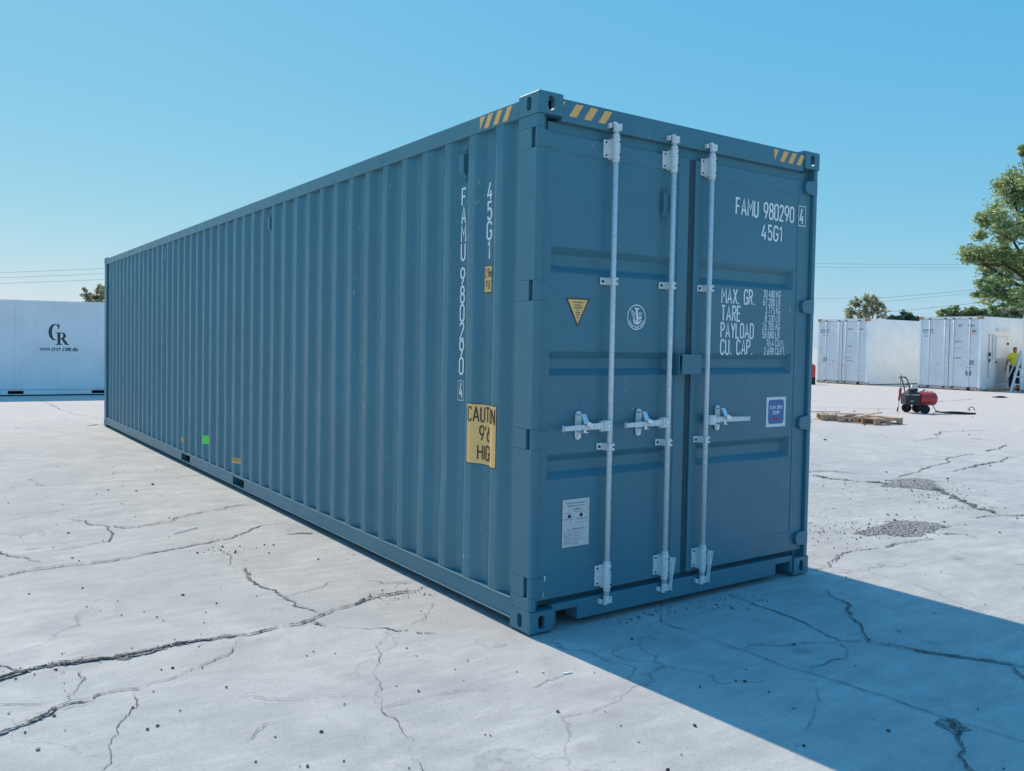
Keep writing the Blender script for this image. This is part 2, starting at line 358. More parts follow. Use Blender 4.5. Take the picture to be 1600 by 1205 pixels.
# ------------------------------------------------------------------ stroke lettering
def A_(cx, cy, rx, ry, a0, a1, n=9):
    return [(cx + rx * math.cos(R_(a0 + (a1 - a0) * k / n)), cy + ry * math.sin(R_(a0 + (a1 - a0) * k / n))) for k in range(n + 1)]
def stad(x0, x1, y0, y1):
    r = (x1 - x0) / 2; c = (x0 + x1) / 2
    return A_(c, y1 - r, r, r, 0, 180) + A_(c, y0 + r, r, r, 180, 360)
_6 = [(stad(0, .42, 0, .60), True), ([(.03, .46), (.27, 1)], False)]
_9 = [([(.42 - x, 1 - y) for x, y in p], c) for p, c in _6]
G = {
 '0': (.42, [(stad(0, .42, 0, 1), True)]), 'O': (.42, [(stad(0, .42, 0, 1), True)]),
 '1': (.24, [([(.0, .80), (.18, 1), (.18, 0)], False)]),
 '2': (.42, [(A_(.21, .77, .20, .23, 170, -28) + [(.0, 0), (.42, 0)], False)]),
 '3': (.42, [(A_(.2, .77, .2, .23, 155, -85) + A_(.2, .27, .21, .27, 85, -155), False)]),
 '4': (.44, [([(.25, 1), (0, .27), (.44, .27)], False), ([(.31, .52), (.31, 0)], False)]),
 '5': (.42, [([(.38, 1), (.05, 1), (.03, .54)] + A_(.2, .32, .21, .32, 125, -155), False)]),
 '6': (.42, _6), '9': (.42, _9), '7': (.42, [([(0, 1), (.42, 1), (.13, 0)], False)]),
 '8': (.42, [(stad(0, .42, 0, .54), True), (stad(.03, .39, .54, 1), True)]),
 'A': (.50, [([(0, 0), (.25, 1), (.5, 0)], False), ([(.10, .30), (.40, .30)], False)]),
 'B': (.42, [([(0, 0), (0, 1), (.2, 1)] + A_(.2, .77, .2, .23, 90, -90) + [(.02, .54)], False), ([(.2, .54)] + A_(.2, .27, .22, .27, 88, -90) + [(.02, 0)], False)]),
 'C': (.42, [(A_(.21, .79, .21, .21, 5, 180) + A_(.21, .21, .21, .21, 180, 355), False)]),
 'D': (.42, [([(0, 0), (0, 1), (.2, 1)] + A_(.2, .78, .22, .22, 80, 0) + A_(.2, .22, .22, .22, 0, -80) + [(.2, 0)], True)]),
 'E': (.38, [([(.38, 1), (0, 1), (0, 0), (.38, 0)], False), ([(.04, .52), (.32, .52)], False)]),
 'F': (.38, [([(.38, 1), (0, 1), (0, 0)], False), ([(.04, .52), (.32, .52)], False)]),
 'G': (.42, [(A_(.21, .79, .21, .21, 5, 180) + A_(.21, .21, .21, .21, 180, 360) + [(.42, .46), (.24, .46)], False)]),
 'H': (.42, [([(0, 0), (0, 1)], False), ([(.42, 0), (.42, 1)], False), ([(.03, .52), (.39, .52)], False)]),
 'I': (.08, [([(.04, 0), (.04, 1)], False)]),
 'K': (.42, [([(0, 0), (0, 1)], False), ([(.40, 1), (.05, .42)], False), ([(.15, .56), (.42, 0)], False)]),
 'L': (.38, [([(0, 1), (0, 0), (.38, 0)], False)]),
 'M': (.54, [([(0, 0), (0, 1), (.27, .42), (.54, 1), (.54, 0)], False)]),
 'N': (.44, [([(0, 0), (0, 1), (.44, 0), (.44, 1)], False)]),
 'P': (.42, [([(0, 0), (0, 1), (.21, 1)] + A_(.21, .76, .21, .24, 90, -90) + [(.03, .52)], False)]),
 'R': (.42, [([(0, 0), (0, 1), (.21, 1)] + A_(.21, .76, .21, .24, 90, -90) + [(.03, .52)], False), ([(.22, .50), (.42, 0)], False)]),
 'S': (.42, [(A_(.21, .77, .2, .23, 20, 250) + A_(.21, .26, .21, .26, 70, -160), False)]),
 'T': (.44, [([(0, 1), (.44, 1)], False), ([(.22, .97), (.22, 0)], False)]),
 'U': (.42, [([(0, 1)] + A_(.21, .21, .21, .21, 180, 360) + [(.42, 1)], False)]),
 'X': (.46, [([(0, 0), (.46, 1)], False), ([(0, 1), (.46, 0)], False)]),
 'Y': (.46, [([(0, 1), (.23, .45), (.23, 0)], False), ([(.46, 1), (.25, .49)], False)]),
 '.': (.08, [([(.04, -.03), (.04, .08)], False)]), "'": (.1, [([(.05, 1), (.03, .78)], False)]), '"': (.2, [([(.05, 1), (.03, .78)], False), ([(.16, 1), (.14, .78)], False)]),
 ' ': (.30, []),
 'm': (.62, [([(0, 0), (0, .66)], False), ([(.03, .5)] + A_(.16, .5, .14, .16, 150, 0) + [(.31, 0)], False), ([(.34, .5)] + A_(.47, .5, .14, .16, 150, 0) + [(.62, 0)], False)]),
 'w': (.62, [([(0, .66), (.15, 0), (.31, .6), (.47, 0), (.62, .66)], False)]),
 'c': (.40, [(A_(.2, .33, .2, .33, 45, 315), False)]), 'o': (.42, [(A_(.21, .33, .21, .33, 0, 330), True)]),
 'r': (.28, [([(0, 0), (0, .66)], False), ([(.03, .45), (.12, .62), (.28, .64)], False)]),
 'a': (.42, [(A_(.2, .30, .2, .30, 0, 330), True), ([(.42, .66), (.42, 0)], False)]),
 'u': (.42, [([(0, .66)] + A_(.21, .21, .21, .21, 180, 360) + [(.42, .66)], False)]),
}
def stroke(mb, pts, sw, closed, mp, lift=0.0, maxseg=None):
    q = [Vector((p[0], p[1])) for p in pts]
    q = [p for i, p in enumerate(q) if i == 0 or (p - q[i - 1]).length > 1e-6]
    if closed and (q[0] - q[-1]).length < 1e-6: q.pop()
    if maxseg:
        r = []
        m = len(q)
        for i in range(m if closed else m - 1):
            a, b = q[i], q[(i + 1) % m]; k = max(1, int((b - a).length / maxseg))
            r += [a.lerp(b, t / k) for t in range(k)]
        if not closed: r.append(q[-1])
        q = r
    n = len(q); L = []
    for i in range(n):
        d0 = (q[i] - q[i - 1]) if (i > 0 or closed) else (q[1] - q[0])
        d1 = (q[(i + 1) % n] - q[i]) if (i < n - 1 or closed) else d0
        d0 = d0.normalized(); d1 = d1.normalized()
        n0 = Vector((-d0.y, d0.x)); n1 = Vector((-d1.y, d1.x)); nn = n0 + n1
        nn = nn.normalized() if nn.length > 1e-6 else n0
        k = min(1.6, 1.0 / max(.3, nn.dot(n0))); o = nn * (sw / 2 * k)
        L.append((q[i] + o, q[i] - o))
    base = len(mb.v)
    for a, b in L: mb.v.append(mp(a.x, a.y, lift)); mb.v.append(mp(b.x, b.y, lift))
    for i in range(n if closed else n - 1):
        j = (i + 1) % n; mb.f.append((base + 2 * i, base + 2 * i + 1, base + 2 * j + 1, base + 2 * j))
def text_obj(name, mat, parent, *a, **k):
    mb = MB(); text(mb, *a, **k); return obj(name, mb, mat, parent)
def text(mb, s, x, y, h, sw, mp, width=None, gap=.20, xs=1.0, maxseg=None, align='l'):
    tot = sum(G[c][0] for c in s) + gap * (len(s) - 1)
    if width: xs = width / (tot * h)
    if align == 'r': x = x - tot * h * xs
    if align == 'c': x = x - tot * h * xs / 2
    k = 0
    for c in s:
        for pts, cl in G[c][1]:
            stroke(mb, [(x + p[0] * h * xs, y + p[1] * h) for p in pts], sw, cl, mp, (k % 5) * .00035, maxseg); k += 1
        x += (G[c][0] + gap) * h * xs
    return x

# ==================================================================== GROUND
def gz(x, y): return .006 * math.sin(.9 * x + .4 * y) * math.sin(.35 * y - .3) - .010
xs = sorted(set([-900, -400, -200, -100, -60, -40, -25] + [round(-16 + .3 * k, 3) for k in range(120)] + [22 + k for k in range(0, 20, 2)] + [45, 60, 90, 150, 300, 600, 1200]))
ys = sorted(set([-900, -300, -120, -50, -25, -12] + [round(-8 + .3 * k, 3) for k in range(90)] + [20 + k for k in range(0, 20, 2)] + [45, 60, 90, 150, 300, 600, 1500]))
gb = MB(); nx = len(xs)
for yv in ys:
    for xv in xs: gb.v.append((xv, yv, gz(xv, yv)))
for j in range(len(ys) - 1):
    for i in range(nx - 1): gb.f.append((j * nx + i, j * nx + i + 1, (j + 1) * nx + i + 1, (j + 1) * nx + i))
ground = obj('ground', gb, 'ground', smooth=True); ground['kind'] = 'structure'

def hx(*p): return list(p)
def cv(pts, ox, oy, s): return [gp(ox + a / s, oy + b / s) for a, b in pts]
Z1 = lambda *p: cv(p, 0, 600, 1.991)
Z2 = lambda *p: cv(p, 800, 850, 2.0)
Z3 = lambda *p: cv(p, 1240, 600, 4.017)
crack_n = [0]
def crack(path, w0, w1=None, rough=1.0, gaps=.0, mat='crack', off=0.0):
    """ragged flat ribbon drawn as a crack, its depth put into the dark colour; w0..w1 full width in metres"""
    w1 = w0 if w1 is None else w1
    if mat == 'crack' and max(w0, w1) >= .013:              # a wide crack: broken grey band, splits and shadowed edge painted darker in it
        crack(path, w0 * 1.15, w1 * 1.15, rough, gaps, 'spall')
        k_ = .34 if max(w0, w1) > .02 else .5
        crack(path, w0 * k_, w1 * k_, rough, max(gaps, .30), 'split', .30 * w0)
        if max(w0, w1) > .02: crack(path, w0 * .24, w1 * .24, rough, .5, 'split', -.30 * w0)
        return
    r = random.Random(int(abs(path[0][0] * 977 + path[0][1] * 331) * 100)); crack_n[0] += 1; r2 = random.Random(crack_n[0])
    pts = [Vector(p) for p in path]; pts = [p for i, p in enumerate(pts) if i == 0 or (p - pts[i - 1]).length > .004]
    for it in range(9):
        out = [pts[0]]; big = False
        for a, b in zip(pts, pts[1:]):
            L = (b - a).length
            if L > .018:
                d = (b - a) / L; nrm = Vector((-d.y, d.x))
                out.append((a + b) / 2 + nrm * r.gauss(0, 1) * min(.09 * L, .03) * rough + d * r.gauss(0, 1) * .05 * L); big = True
            out.append(b)
        pts = out
        if not big: break
    n = len(pts); z = .0042 + (crack_n[0] % 7) * .0006
    mb = MB(); slow = 0.0; prev = None; wander = 0.0
    if mat == 'split': z += .0045
    for i, p in enumerate(pts):
        d = (pts[min(i + 1, n - 1)] - pts[max(0, i - 1)]); d = d.normalized() if d.length > 1e-9 else Vector((1, 0)); nr = Vector((-d.y, d.x))
        t = i / max(1, n - 1); w = (w0 + (w1 - w0) * t) * .74
        slow = slow * .93 + r.gauss(0, .22)
        f = max(.22, min(1.7, 1 + slow)) * (min(1, t * 12 + .15)) * (min(1, (1 - t) * 12 + .15))
        if off: wander = wander * .95 + r2.gauss(0, .22); p = p + nr * off * (1 + wander)
        a = p + nr * (w * .5 * f * r.uniform(.55, 1.35)); b = p - nr * (w * .5 * f * r.uniform(.55, 1.35))
        za = gz(a.x, a.y) + z; zb = gz(b.x, b.y) + z
        cur = (len(mb.v), len(mb.v) + 1); mb.v += [(a.x, a.y, za), (b.x, b.y, zb)]
        if prev is not None and not (gaps and (math.sin(i * .21) + r.gauss(0, .5)) < -1.6 + gaps * 1.8): mb.f.append((prev[0], prev[1], cur[1], cur[0]))
        prev = cur
    return obj('crack', mb, mat, ground)
crack(Z1((-60, 930), (0, 912), (90, 885), (180, 868), (270, 858), (350, 848), (430, 830), (500, 818), (580, 800), (650, 793), (760, 775)), .040, .022)
crack(Z1((740, 778), (830, 762), (900, 748), (965, 733), (1010, 712), (1070, 693), (1120, 677), (1165, 660), (1220, 652), (1290, 645)), .014, .030)
crack(Z1((150, 873), (230, 862), (330, 851), (450, 834), (500, 822), (600, 797)), .030, .026, 1.6, .5)
crack(Z1((-60, 1110), (0, 1085), (60, 1060), (110, 1035), (150, 1018), (200, 995), (250, 985), (295, 980)), .034, .014)
crack(Z1((80, 1052), (130, 1028), (180, 1003)), .030, .026, 1.6, .4)
crack(Z1((290, 975), (340, 955), (385, 948), (435, 945)), .008, .016)
crack(Z1((430, 945), (470, 925), (540, 910), (590, 888), (650, 862), (720, 815), (765, 785)), .009, .005, 1, .35)
crack(Z1((-40, 603), (0, 595), (60, 582), (100, 576), (150, 570), (240, 560), (330, 550), (400, 538), (440, 530)), .020, .016)
crack(Z1((430, 530), (520, 515), (600, 500), (680, 485), (740, 468), (790, 447), (850, 435), (905, 427)), .015, .010)
crack(Z1((-30, 512), (0, 520), (40, 533), (90, 540), (140, 548)), .016, .006)
crack(Z1((100, 525), (180, 513), (250, 503), (340, 487), (352, 465), (340, 442), (280, 435), (210, 420)), .012, .010)
crack(Z1((340, 440), (400, 447), (480, 435), (570, 412), (680, 390), (795, 370)), .014, .012)
crack(Z1((750, 568), (775, 590), (800, 620), (840, 635), (885, 660), (910, 685), (960, 695), (1000, 708)), .014, .008, 1.3)
crack(Z1((885, 660), (930, 645), (1000, 630), (1070, 602)), .004)
crack(Z1((700, 470), (690, 505), (720, 540), (755, 570)), .004, .006, 1.3, .4)
crack(Z1((1215, 775), (1180, 850), (1165, 880), (1185, 925), (1165, 965), (1185, 1010), (1230, 1040), (1260, 1090), (1270, 1140), (1310, 1190), (1345, 1225)), .0036, .0045, 1.2)
crack(Z1((1190, 1005), (1250, 990), (1310, 975), (1370, 960), (1450, 950), (1530, 948)), .004, .003)
crack(Z1((1165, 965), (1100, 970), (1000, 965), (900, 978), (800, 970), (740, 965)), .003, .003, 1.2, .3)
crack(Z1((425, 950), (425, 985), (390, 1030), (370, 1080), (340, 1130), (315, 1215)), .0045, .003, 1.2)
crack(Z1((965, 735), (1010, 750), (1090, 755), (1200, 755), (1250, 765), (1300, 772), (1360, 772)), .010, .008, 1.2, .3)
crack(Z1((975, 740), (1000, 748), (1020, 752)), .020, .008)
crack(Z1((250, 890), (265, 910), (240, 945), (215, 978)), .006, .004, 1.4)
crack(Z1((1280, 745), (1320, 715), (1352, 678)), .004)
crack(Z1((760, 1110), (800, 1075), (850, 1050)), .003)
crack(Z1((-20, 865), (30, 878), (60, 890)), .008)
crack(Z1((-40, 995), (60, 990), (130, 990)), .004, .003)
crack(Z1((60, 318), (150, 313), (330, 305), (500, 295), (650, 279)), .008, .008, .25)
crack(Z1((85, 295), (110, 305), (140, 318)), .014, .006)
crack(Z1((270, 130), (300, 127), (330, 124)), .03)
crack(Z1((120, 45), (180, 75), (250, 95), (320, 110)), .012, .012, .6)
crack(Z1((890, 466), (930, 463), (975, 464)), .012, .02)
crack(Z1((1130, 608), (1190, 618), (1240, 614), (1300, 622)), .005, .008, 1.5)
crack(Z1((1170, 660), (1230, 668), (1300, 640), (1345, 622)), .008, .012, 1.5, .3)
crack(Z1((1475, 795), (1510, 812), (1580, 813)), .0035)
crack(Z1((840, 700), (885, 692), (900, 680)), .003)
crack(Z1((0, 425), (80, 412), (190, 392)), .006, .006, .5, .4)
crack(Z2((465, 170), (464, 205), (466, 242)), .010, .010, .12)
crack(Z2((466, 242), (560, 270), (650, 305), (730, 330), (830, 370), (940, 400), (1040, 430), (1130, 460), (1230, 495), (1330, 530), (1400, 553), (1480, 575), (1560, 600), (1660, 635)), .009, .009, .35)
crack(Z2((985, 135), (1010, 165), (1050, 200), (1080, 240), (1100, 275), (1110, 300), (1160, 312), (1240, 322), (1300, 335), (1380, 345), (1450, 355), (1520, 365), (1560, 372), (1650, 385)), .010, .018, 1.1)
crack(Z2((1555, 370), (1580, 400), (1610, 425)), .016, .012)
crack(Z2((660, 150), (740, 175), (810, 200), (900, 235), (960, 265), (1020, 295), (1050, 300), (1110, 298)), .012, .010, 1.2)
crack(Z2((1020, 300), (1050, 325), (1040, 350), (980, 370), (930, 388)), .006)
crack(Z2((1020, 298), (900, 305), (760, 310), (640, 318)), .008, .003, 1.2, .4)
crack(Z2((1350, 540), (1380, 556), (1395, 575), (1390, 595), (1405, 620), (1395, 660), (1420, 690), (1450, 725)), .020, .007, 1.2)
crack(Z2((985, 440), (955, 490), (930, 560), (890, 620), (880, 670)), .003, .002, 1, .3)
crack(Z2((1190, 258), (1220, 272)), .006)
crack(Z2((55, 445), (110, 420), (190, 400)), .004, .003, 1.2, .3)
crack(Z2((940, 85), (1000, 50), (1060, 20), (1090, 5)), .010, .006, 1.2, .3)
crack(Z3((100, 545), (240, 545), (380, 560), (490, 567)), .022, .016)
crack(Z3((560, 1020), (650, 998), (750, 985), (890, 968)), .020, .014)
crack(Z3((300, 1075), (400, 1040), (560, 1020)), .010, .010, 1, .4)
crack(Z3((90, 1165), (200, 1130), (270, 1100), (300, 1070)), .014, .010, 1.2, .2)
crack(Z3((1000, 550), (1050, 535), (1130, 518), (1200, 498), (1300, 485), (1340, 458), (1420, 455)), .024, .02)
crack(Z3((660, 590), (740, 560), (840, 525), (920, 505), (980, 485), (960, 465), (1050, 445), (1120, 430)), .022, .02)
crack(Z3((1210, 420), (1290, 405), (1365, 378)), .026, .02)
crack(Z3((900, 325), (940, 300), (1060, 295), (1240, 290)), .02, .016)
crack(Z3((750, 355), (850, 345), (920, 335)), .016)
crack(Z3((930, 940), (1080, 940), (1150, 965)), .016, .012)
crack(Z3((1140, 840), (1230, 825), (1390, 825), (1500, 820)), .014)
crack(Z3((870, 650), (950, 680), (1010, 700), (1060, 735), (1130, 770), (1220, 788), (1280, 810)), .075, .04, 1.4, .35)
crack(Z3((110, 572), (230, 592), (380, 606), (520, 615), (600, 625)), .06, .08, 1.2, .45)
crack(Z3((120, 142), (300, 148), (500, 152), (640, 155)), .03, .03, .3)
crack(Z3((900, 110), (1000, 103), (1150, 92)), .03, .02, .6)
crack(Z3((1100, 340), (1180, 350), (1260, 352)), .02, .02, 1, .3)
crack(Z3((1380, 1120), (1470, 1130)), .01)

def patch(poly, seed):
    r = random.Random(seed); P = [Vector(p) for p in poly]; out = []
    for i, a in enumerate(P):
        b = P[(i + 1) % len(P)]; k = max(2, int((b - a).length / .03)); d = (b - a).normalized(); nr = Vector((-d.y, d.x))
        for t in range(k): out.append(a.lerp(b, t / k) + nr * (r.gauss(0, .022) + .035 * math.sin(t * .31 + i * 2.1)))
    c = sum(out, Vector((0, 0))) / len(out); mb = MB(); mb.v.append((c.x, c.y, gz(c.x, c.y) + .003))
    for p in out: mb.v.append((p.x, p.y, gz(p.x, p.y) + .003))
    n = len(out)
    for i in range(n): mb.f.append((0, 1 + i, 1 + (i + 1) % n))
    return obj('broken_patch', mb, 'spall', ground)
patch(Z3((560, 640), (600, 605), (670, 588), (760, 590), (860, 600), (910, 630), (930, 660), (860, 662), (760, 655), (660, 645)), 1)
patch(Z3((400, 940), (470, 905), (530, 876), (590, 860), (700, 856), (780, 852), (880, 862), (940, 890), (920, 925), (820, 945), (700, 948), (600, 945), (480, 948)), 2)
patch(Z2((1348, 538), (1400, 556), (1398, 590), (1385, 590)), 3)
PATCH_PTS = [(Z3((740, 630))[0], .75, 170), (Z3((680, 905))[0], .55, 200), (Z3((250, 925))[0], .5, 90), (Z3((950, 690))[0], .5, 80), (Z3((1130, 770))[0], .5, 70), (Z2((410, 200))[0], .28, 150), (Z3((350, 700))[0], 1.6, 70), (Z3((250, 870))[0], 1.0, 60),
             (Z1((1230, 650))[0], .22, 60, .4), (Z1((720, 515))[0], .3, 30, .6), (Z1((500, 815))[0], .25, 20, .4), (Z1((180, 868))[0], .2, 24, .45), (Z2((700, 170))[0], .3, 60, .5)]

# loose stones: far too many to count
st = MB()
ICO = [Vector(v).normalized() for v in ((0, 0, 1), (.9, 0, .4), (.28, .85, .4), (-.72, .52, .4), (-.72, -.52, .4), (.28, -.85, .4), (.72, .52, -.4), (-.28, .85, -.4), (-.9, 0, -.4), (-.28, -.85, -.4), (.72, -.52, -.4), (0, 0, -1))]
ICF = [(0, 1, 2), (0, 2, 3), (0, 3, 4), (0, 4, 5), (0, 5, 1), (1, 6, 2), (2, 7, 3), (3, 8, 4), (4, 9, 5), (5, 10, 1), (6, 7, 2), (7, 8, 3), (8, 9, 4), (9, 10, 5), (10, 6, 1), (6, 11, 7), (7, 11, 8), (8, 11, 9), (9, 11, 10), (10, 11, 6)]
def stone(x, y, s):
    if -.05 < x < 2.5 and -.02 < y < 12.3: return
    i = len(st.v); a = rng.uniform(0, 6.3); ca, sa = math.cos(a), math.sin(a); fx = rng.uniform(.8, 1.6); fz = rng.uniform(.45, .8)
    for v in ICO:
        k = s * rng.uniform(.7, 1.2); X, Y = v.x * k * fx, v.y * k
        st.v.append((x + X * ca - Y * sa, y + X * sa + Y * ca, gz(x, y) + .003 + s * .3 + v.z * k * fz))
    st.f.extend((i + p, i + q, i + r) for p, q, r in ICF)
for c, rad, cnt, *sz in PATCH_PTS:
    kz = sz[0] if sz else .55
    for k in range(cnt): stone(c[0] + rng.gauss(0, rad * .55), c[1] + rng.gauss(0, rad * .3), kz * (.004 + abs(rng.gauss(0, .006))))
for k in range(650): stone(rng.uniform(-5, 4), rng.uniform(-2.6, 9), .0018 + abs(rng.gauss(0, .0026)))
for k in range(380): stone(rng.uniform(2.4, 24), rng.uniform(-3, 13), .003 + abs(rng.gauss(0, .007)))
for u, v, s in ((118, 1132, .016), (78, 1080, .011), (168, 1028, .012), (705, 940, .011), (538, 880, .011), (502, 884, .008), (1232, 935, .012), (1302, 952, .010), (855, 1093, .010), (560, 1013, .009), (490, 1060, .010), (1000, 1079, .012), (795, 1172, .009), (955, 842, .008), (975, 828, .008), (1295, 841, .009), (1265, 818, .008), (1455, 857, .010), (1525, 1090, .007), (202, 1073, .007), (570, 653, .016), (640, 706, .010), (508, 732, .008), (90, 649, .012), (257, 631, .012), (213, 461, .018), (475, 313, .022), (337, 330, .018), (300, 342, .014), (420, 412, .014), (225, 538, .014), (1272, 1192, .008), (1070, 1170, .007), (990, 543, .014), (837, 523, .012), (630, 880, .008), (477, 953, .008)):
    p = Z1((u, v))[0]; stone(p[0], p[1], s * .62)
for u, v, s in ((883, 309, .012), (1177, 580, .013), (143, 520, .012), (15, 395, .008), (375, 293, .014), (588, 443, .010), (728, 425, .012), (803, 458, .010), (1322, 210, .016), (487, 705, .016), (732, 388, .008), (700, 423, .008), (540, 292, .008)):
    p = Z2((u, v))[0]; stone(p[0], p[1], s * .65)
so = obj('loose_stones', st, 'stone'); so['kind'] = 'stuff'; tag(so, 'small loose stones and crumbs scattered over the cracked concrete', 'stones')

# ==================================================================== MAIN CONTAINER
CW, CLN, CH = 2.438, 12.192, 2.896
C = thing('shipping_container', 'large dark blue-grey corrugated shipping container with closed doors in the foreground', 'container')

def holed(mb, O, U, V, w, h, hc, hw, hh, depth, Nn):
    """rectangle O,U,V with an upright rounded hole, and the hole's tunnel along Nn"""
    O = Vector(O); U = Vector(U); V = Vector(V); Nn = Vector(Nn); n = 20
    r = min(hw, hh); ring = []
    for k in range(n):
        t = 2 * math.pi * k / n + math.pi / n; x = r * math.cos(t); y = r * math.sin(t)
        if hh > hw: y += math.copysign(hh - hw, y)
        else: x += math.copysign(hw - hh, x)
        ring.append((hc[0] + x, hc[1] + y))
    outer = []
    for (x, y) in ring:
        dx, dy = x - hc[0], y - hc[1]
        ts = []
        if dx > 1e-9: ts.append((w - hc[0]) / dx)
        if dx < -1e-9: ts.append((0 - hc[0]) / dx)
        if dy > 1e-9: ts.append((h - hc[1]) / dy)
        if dy < -1e-9: ts.append((0 - hc[1]) / dy)
        t = min(ts); outer.append((hc[0] + dx * t, hc[1] + dy * t))
    P = lambda p, d=0: tuple(O + U * p[0] + V * p[1] + Nn * d)
    for k in range(n):
        l = (k + 1) % n
        a, b = outer[k], outer[l]
        pts = [P(a)]
        def per(p):                                   # position along the rectangle's outline, anticlockwise
            if abs(p[1]) < 1e-7: return p[0]
            if abs(p[0] - w) < 1e-7: return w + p[1]
            if abs(p[1] - h) < 1e-7: return w + h + (w - p[0])
            return 2 * w + h + (h - p[1])
        sa, sb = per(a), per(b); tot = 2 * (w + h)
        if sb < sa: sb += tot
        for sc_, q in sorted([(w, (w, 0)), (w + h, (w, h)), (2 * w + h, (0, h)), (tot, (0, 0)), (tot + w, (w, 0)), (tot + w + h, (w, h))]):
            if sa + 1e-7 < sc_ < sb - 1e-7: pts.append(P(q))
        pts += [P(b), P(ring[l]), P(ring[k])]
        mb.face(pts)
        mb.face([P(ring[k]), P(ring[l]), P(ring[l], depth), P(ring[k], depth)])
def casting_mesh():
    # local box: x 0..0.162 (outer face x=0), y 0..0.178 (outer face y=0), z 0..0.118 (outer face z=0); outer edges chamfered
    mb = MB(); a, b, c, t, e = .162, .178, .118, .028, .007
    holed(mb, (0, e, e), (0, 1, 0), (0, 0, 1), b - e, c - e, (.089 - e, .059 - e), .020, .038, t, (1, 0, 0))
    holed(mb, (e, 0, e), (1, 0, 0), (0, 0, 1), a - e, c - e, (.082 - e, .059 - e), .022, .038, t, (0, 1, 0))
    holed(mb, (e, e, 0), (1, 0, 0), (0, 1, 0), a - e, b - e, (.081 - e, .089 - e), .034, .06, t, (0, 0, 1))
    mb.face([(0, e, e), (e, 0, e), (e, 0, c), (0, e, c)]); mb.face([(0, e, e), (e, e, 0), (e, b, 0), (0, b, e)]); mb.face([(e, 0, e), (a, 0, e), (a, e, 0), (e, e, 0)]); mb.face([(0, e, e), (e, e, 0), (e, 0, e)])
    mb.face([(a, 0, e), (a, e, 0), (a, b, 0), (a, b, c), (a, 0, c)]); mb.face([(0, b, e), (e, b, 0), (a, b, 0), (a, b, c), (0, b, c)]); mb.face([(0, e, c), (e, 0, c), (a, 0, c), (a, b, c), (0, b, c)])
    bm = bmesh.new(); me = mb.mesh('corner_casting'); bm.from_mesh(me)
    bmesh.ops.remove_doubles(bm, verts=bm.verts, dist=1e-5); bmesh.ops.recalc_face_normals(bm, faces=bm.faces); bm.to_mesh(me); bm.free()
    return me
CAST = casting_mesh(); CAST.materials.append(M['steel'])
def casting(parent, me, x, y, z, fx, fy, fz):
    o = link('corner_casting', me, parent); o.location = (x, y, z); o.scale = (fx, fy, fz)
    return o
for x, fx in ((0, 1), (CW, -1)):
    for y, fy in ((0, 1), (CLN, -1)):
        for z, fz in ((0, 1), (CH, -1)): casting(C, CAST, x, y, z, fx, fy, fz)

# corner posts; the door-end posts carry notches for the hinge lugs
HZ = (2.655, 1.845, 1.047, .247)
def post_door(mirror):
    mb = MB(); f = (lambda x: CW - x) if mirror else (lambda x: x)
    full = [(.004, .185), (.004, .022), (.012, .008), (.046, .008), (.052, .06), (.10, .06), (.10, .185)]
    notch = [(.004, .185), (.004, .066), (.030, .066), (.030, .034), (.004, .034), (.004, .022), (.012, .008), (.046, .008), (.052, .06), (.10, .06), (.10, .185)]
    zs = [.118]; 
    for h in sorted(HZ): zs += [h - .055, h + .055]
    zs.append(CH - .118)
    for k in range(len(zs) - 1):
        pr = notch if k % 2 else full
        mb.prism([(f(a), b) for a, b in pr], 'z', zs[k], zs[k + 1])
    return mb
obj('corner_post', post_door(False), 'steel', C, .003); obj('corner_post', post_door(True), 'steel', C, .003)
for s in (0, 1):
    f = (lambda x: CW - x) if s else (lambda x: x)
    x0, x1 = sorted((f(.004), f(.15)))
    obj('corner_post', MB().box(x0, x1, CLN - .16, CLN - .004, .118, CH - .118), 'steel', C, .004)

# corrugated side panels
PITCH, OX, IX = .2775, .008, .044
PROF = [(.178, IX)]                                # (y, x) going away from the doors
y0 = .262
k = 0
while y0 + .278 < CLN - .13:
    # inner -> slope -> outer flat -> slope -> inner
    for yy, xx in ((0, IX), (.068, OX), (.139, OX), (.207, IX)): PROF.append((y0 + yy, xx))
    y0 += PITCH
PROF.append((CLN - .15, IX))
def rounded(prof, r=.013):
    out = [prof[0]]
    for i in range(1, len(prof) - 1):
        a, p, b = Vector(prof[i - 1]), Vector(prof[i]), Vector(prof[i + 1])
        da = (a - p).normalized(); db = (b - p).normalized()
        for t in (0, .25, .5, .75, 1):
            q = (p + da * r) * (1 - t) ** 2 + p * 2 * t * (1 - t) + (p + db * r) * t ** 2; out.append((q.x, q.y))
    out.append(prof[-1]); return out
RP = rounded(PROF)
def side_mesh(mirror):
    mb = MB(); zs = [.15, .165] + [.165 + (2.745 - .165) * k / 40 for k in range(1, 40)] + [2.745, 2.79]; n = len(RP)
    r = random.Random(5); dents = [(.97, .80, .010, .10, .22), (.69, 1.0, .004, .12, .5), (1.25, 1.0, .005, .15, .4), (1.0, 1.9, .004, .2, .5), (2.6, .6, .005, .2, .3), (4.2, 1.5, .004, .3, .6), (5.5, .7, .006, .2, .3)]
    for zi, z in enumerate(zs):
        for (y, x) in RP:
            dx = 0.0
            for (dy, dz, a, sy, sz) in dents: dx += a * math.exp(-((y - dy) / sy) ** 2 - ((z - dz) / sz) ** 2)
            xx = x + dx
            mb.v.append((CW - xx if mirror else xx, y, z))
    for j in range(len(zs) - 1):
        for i in range(n - 1):
            q = (j * n + i, j * n + i + 1, (j + 1) * n + i + 1, (j + 1) * n + i); mb.f.append(q if mirror else q[::-1])
    return mb
obj('side_panel', side_mesh(False), 'steel', C); obj('side_panel', side_mesh(True), 'steel', C)
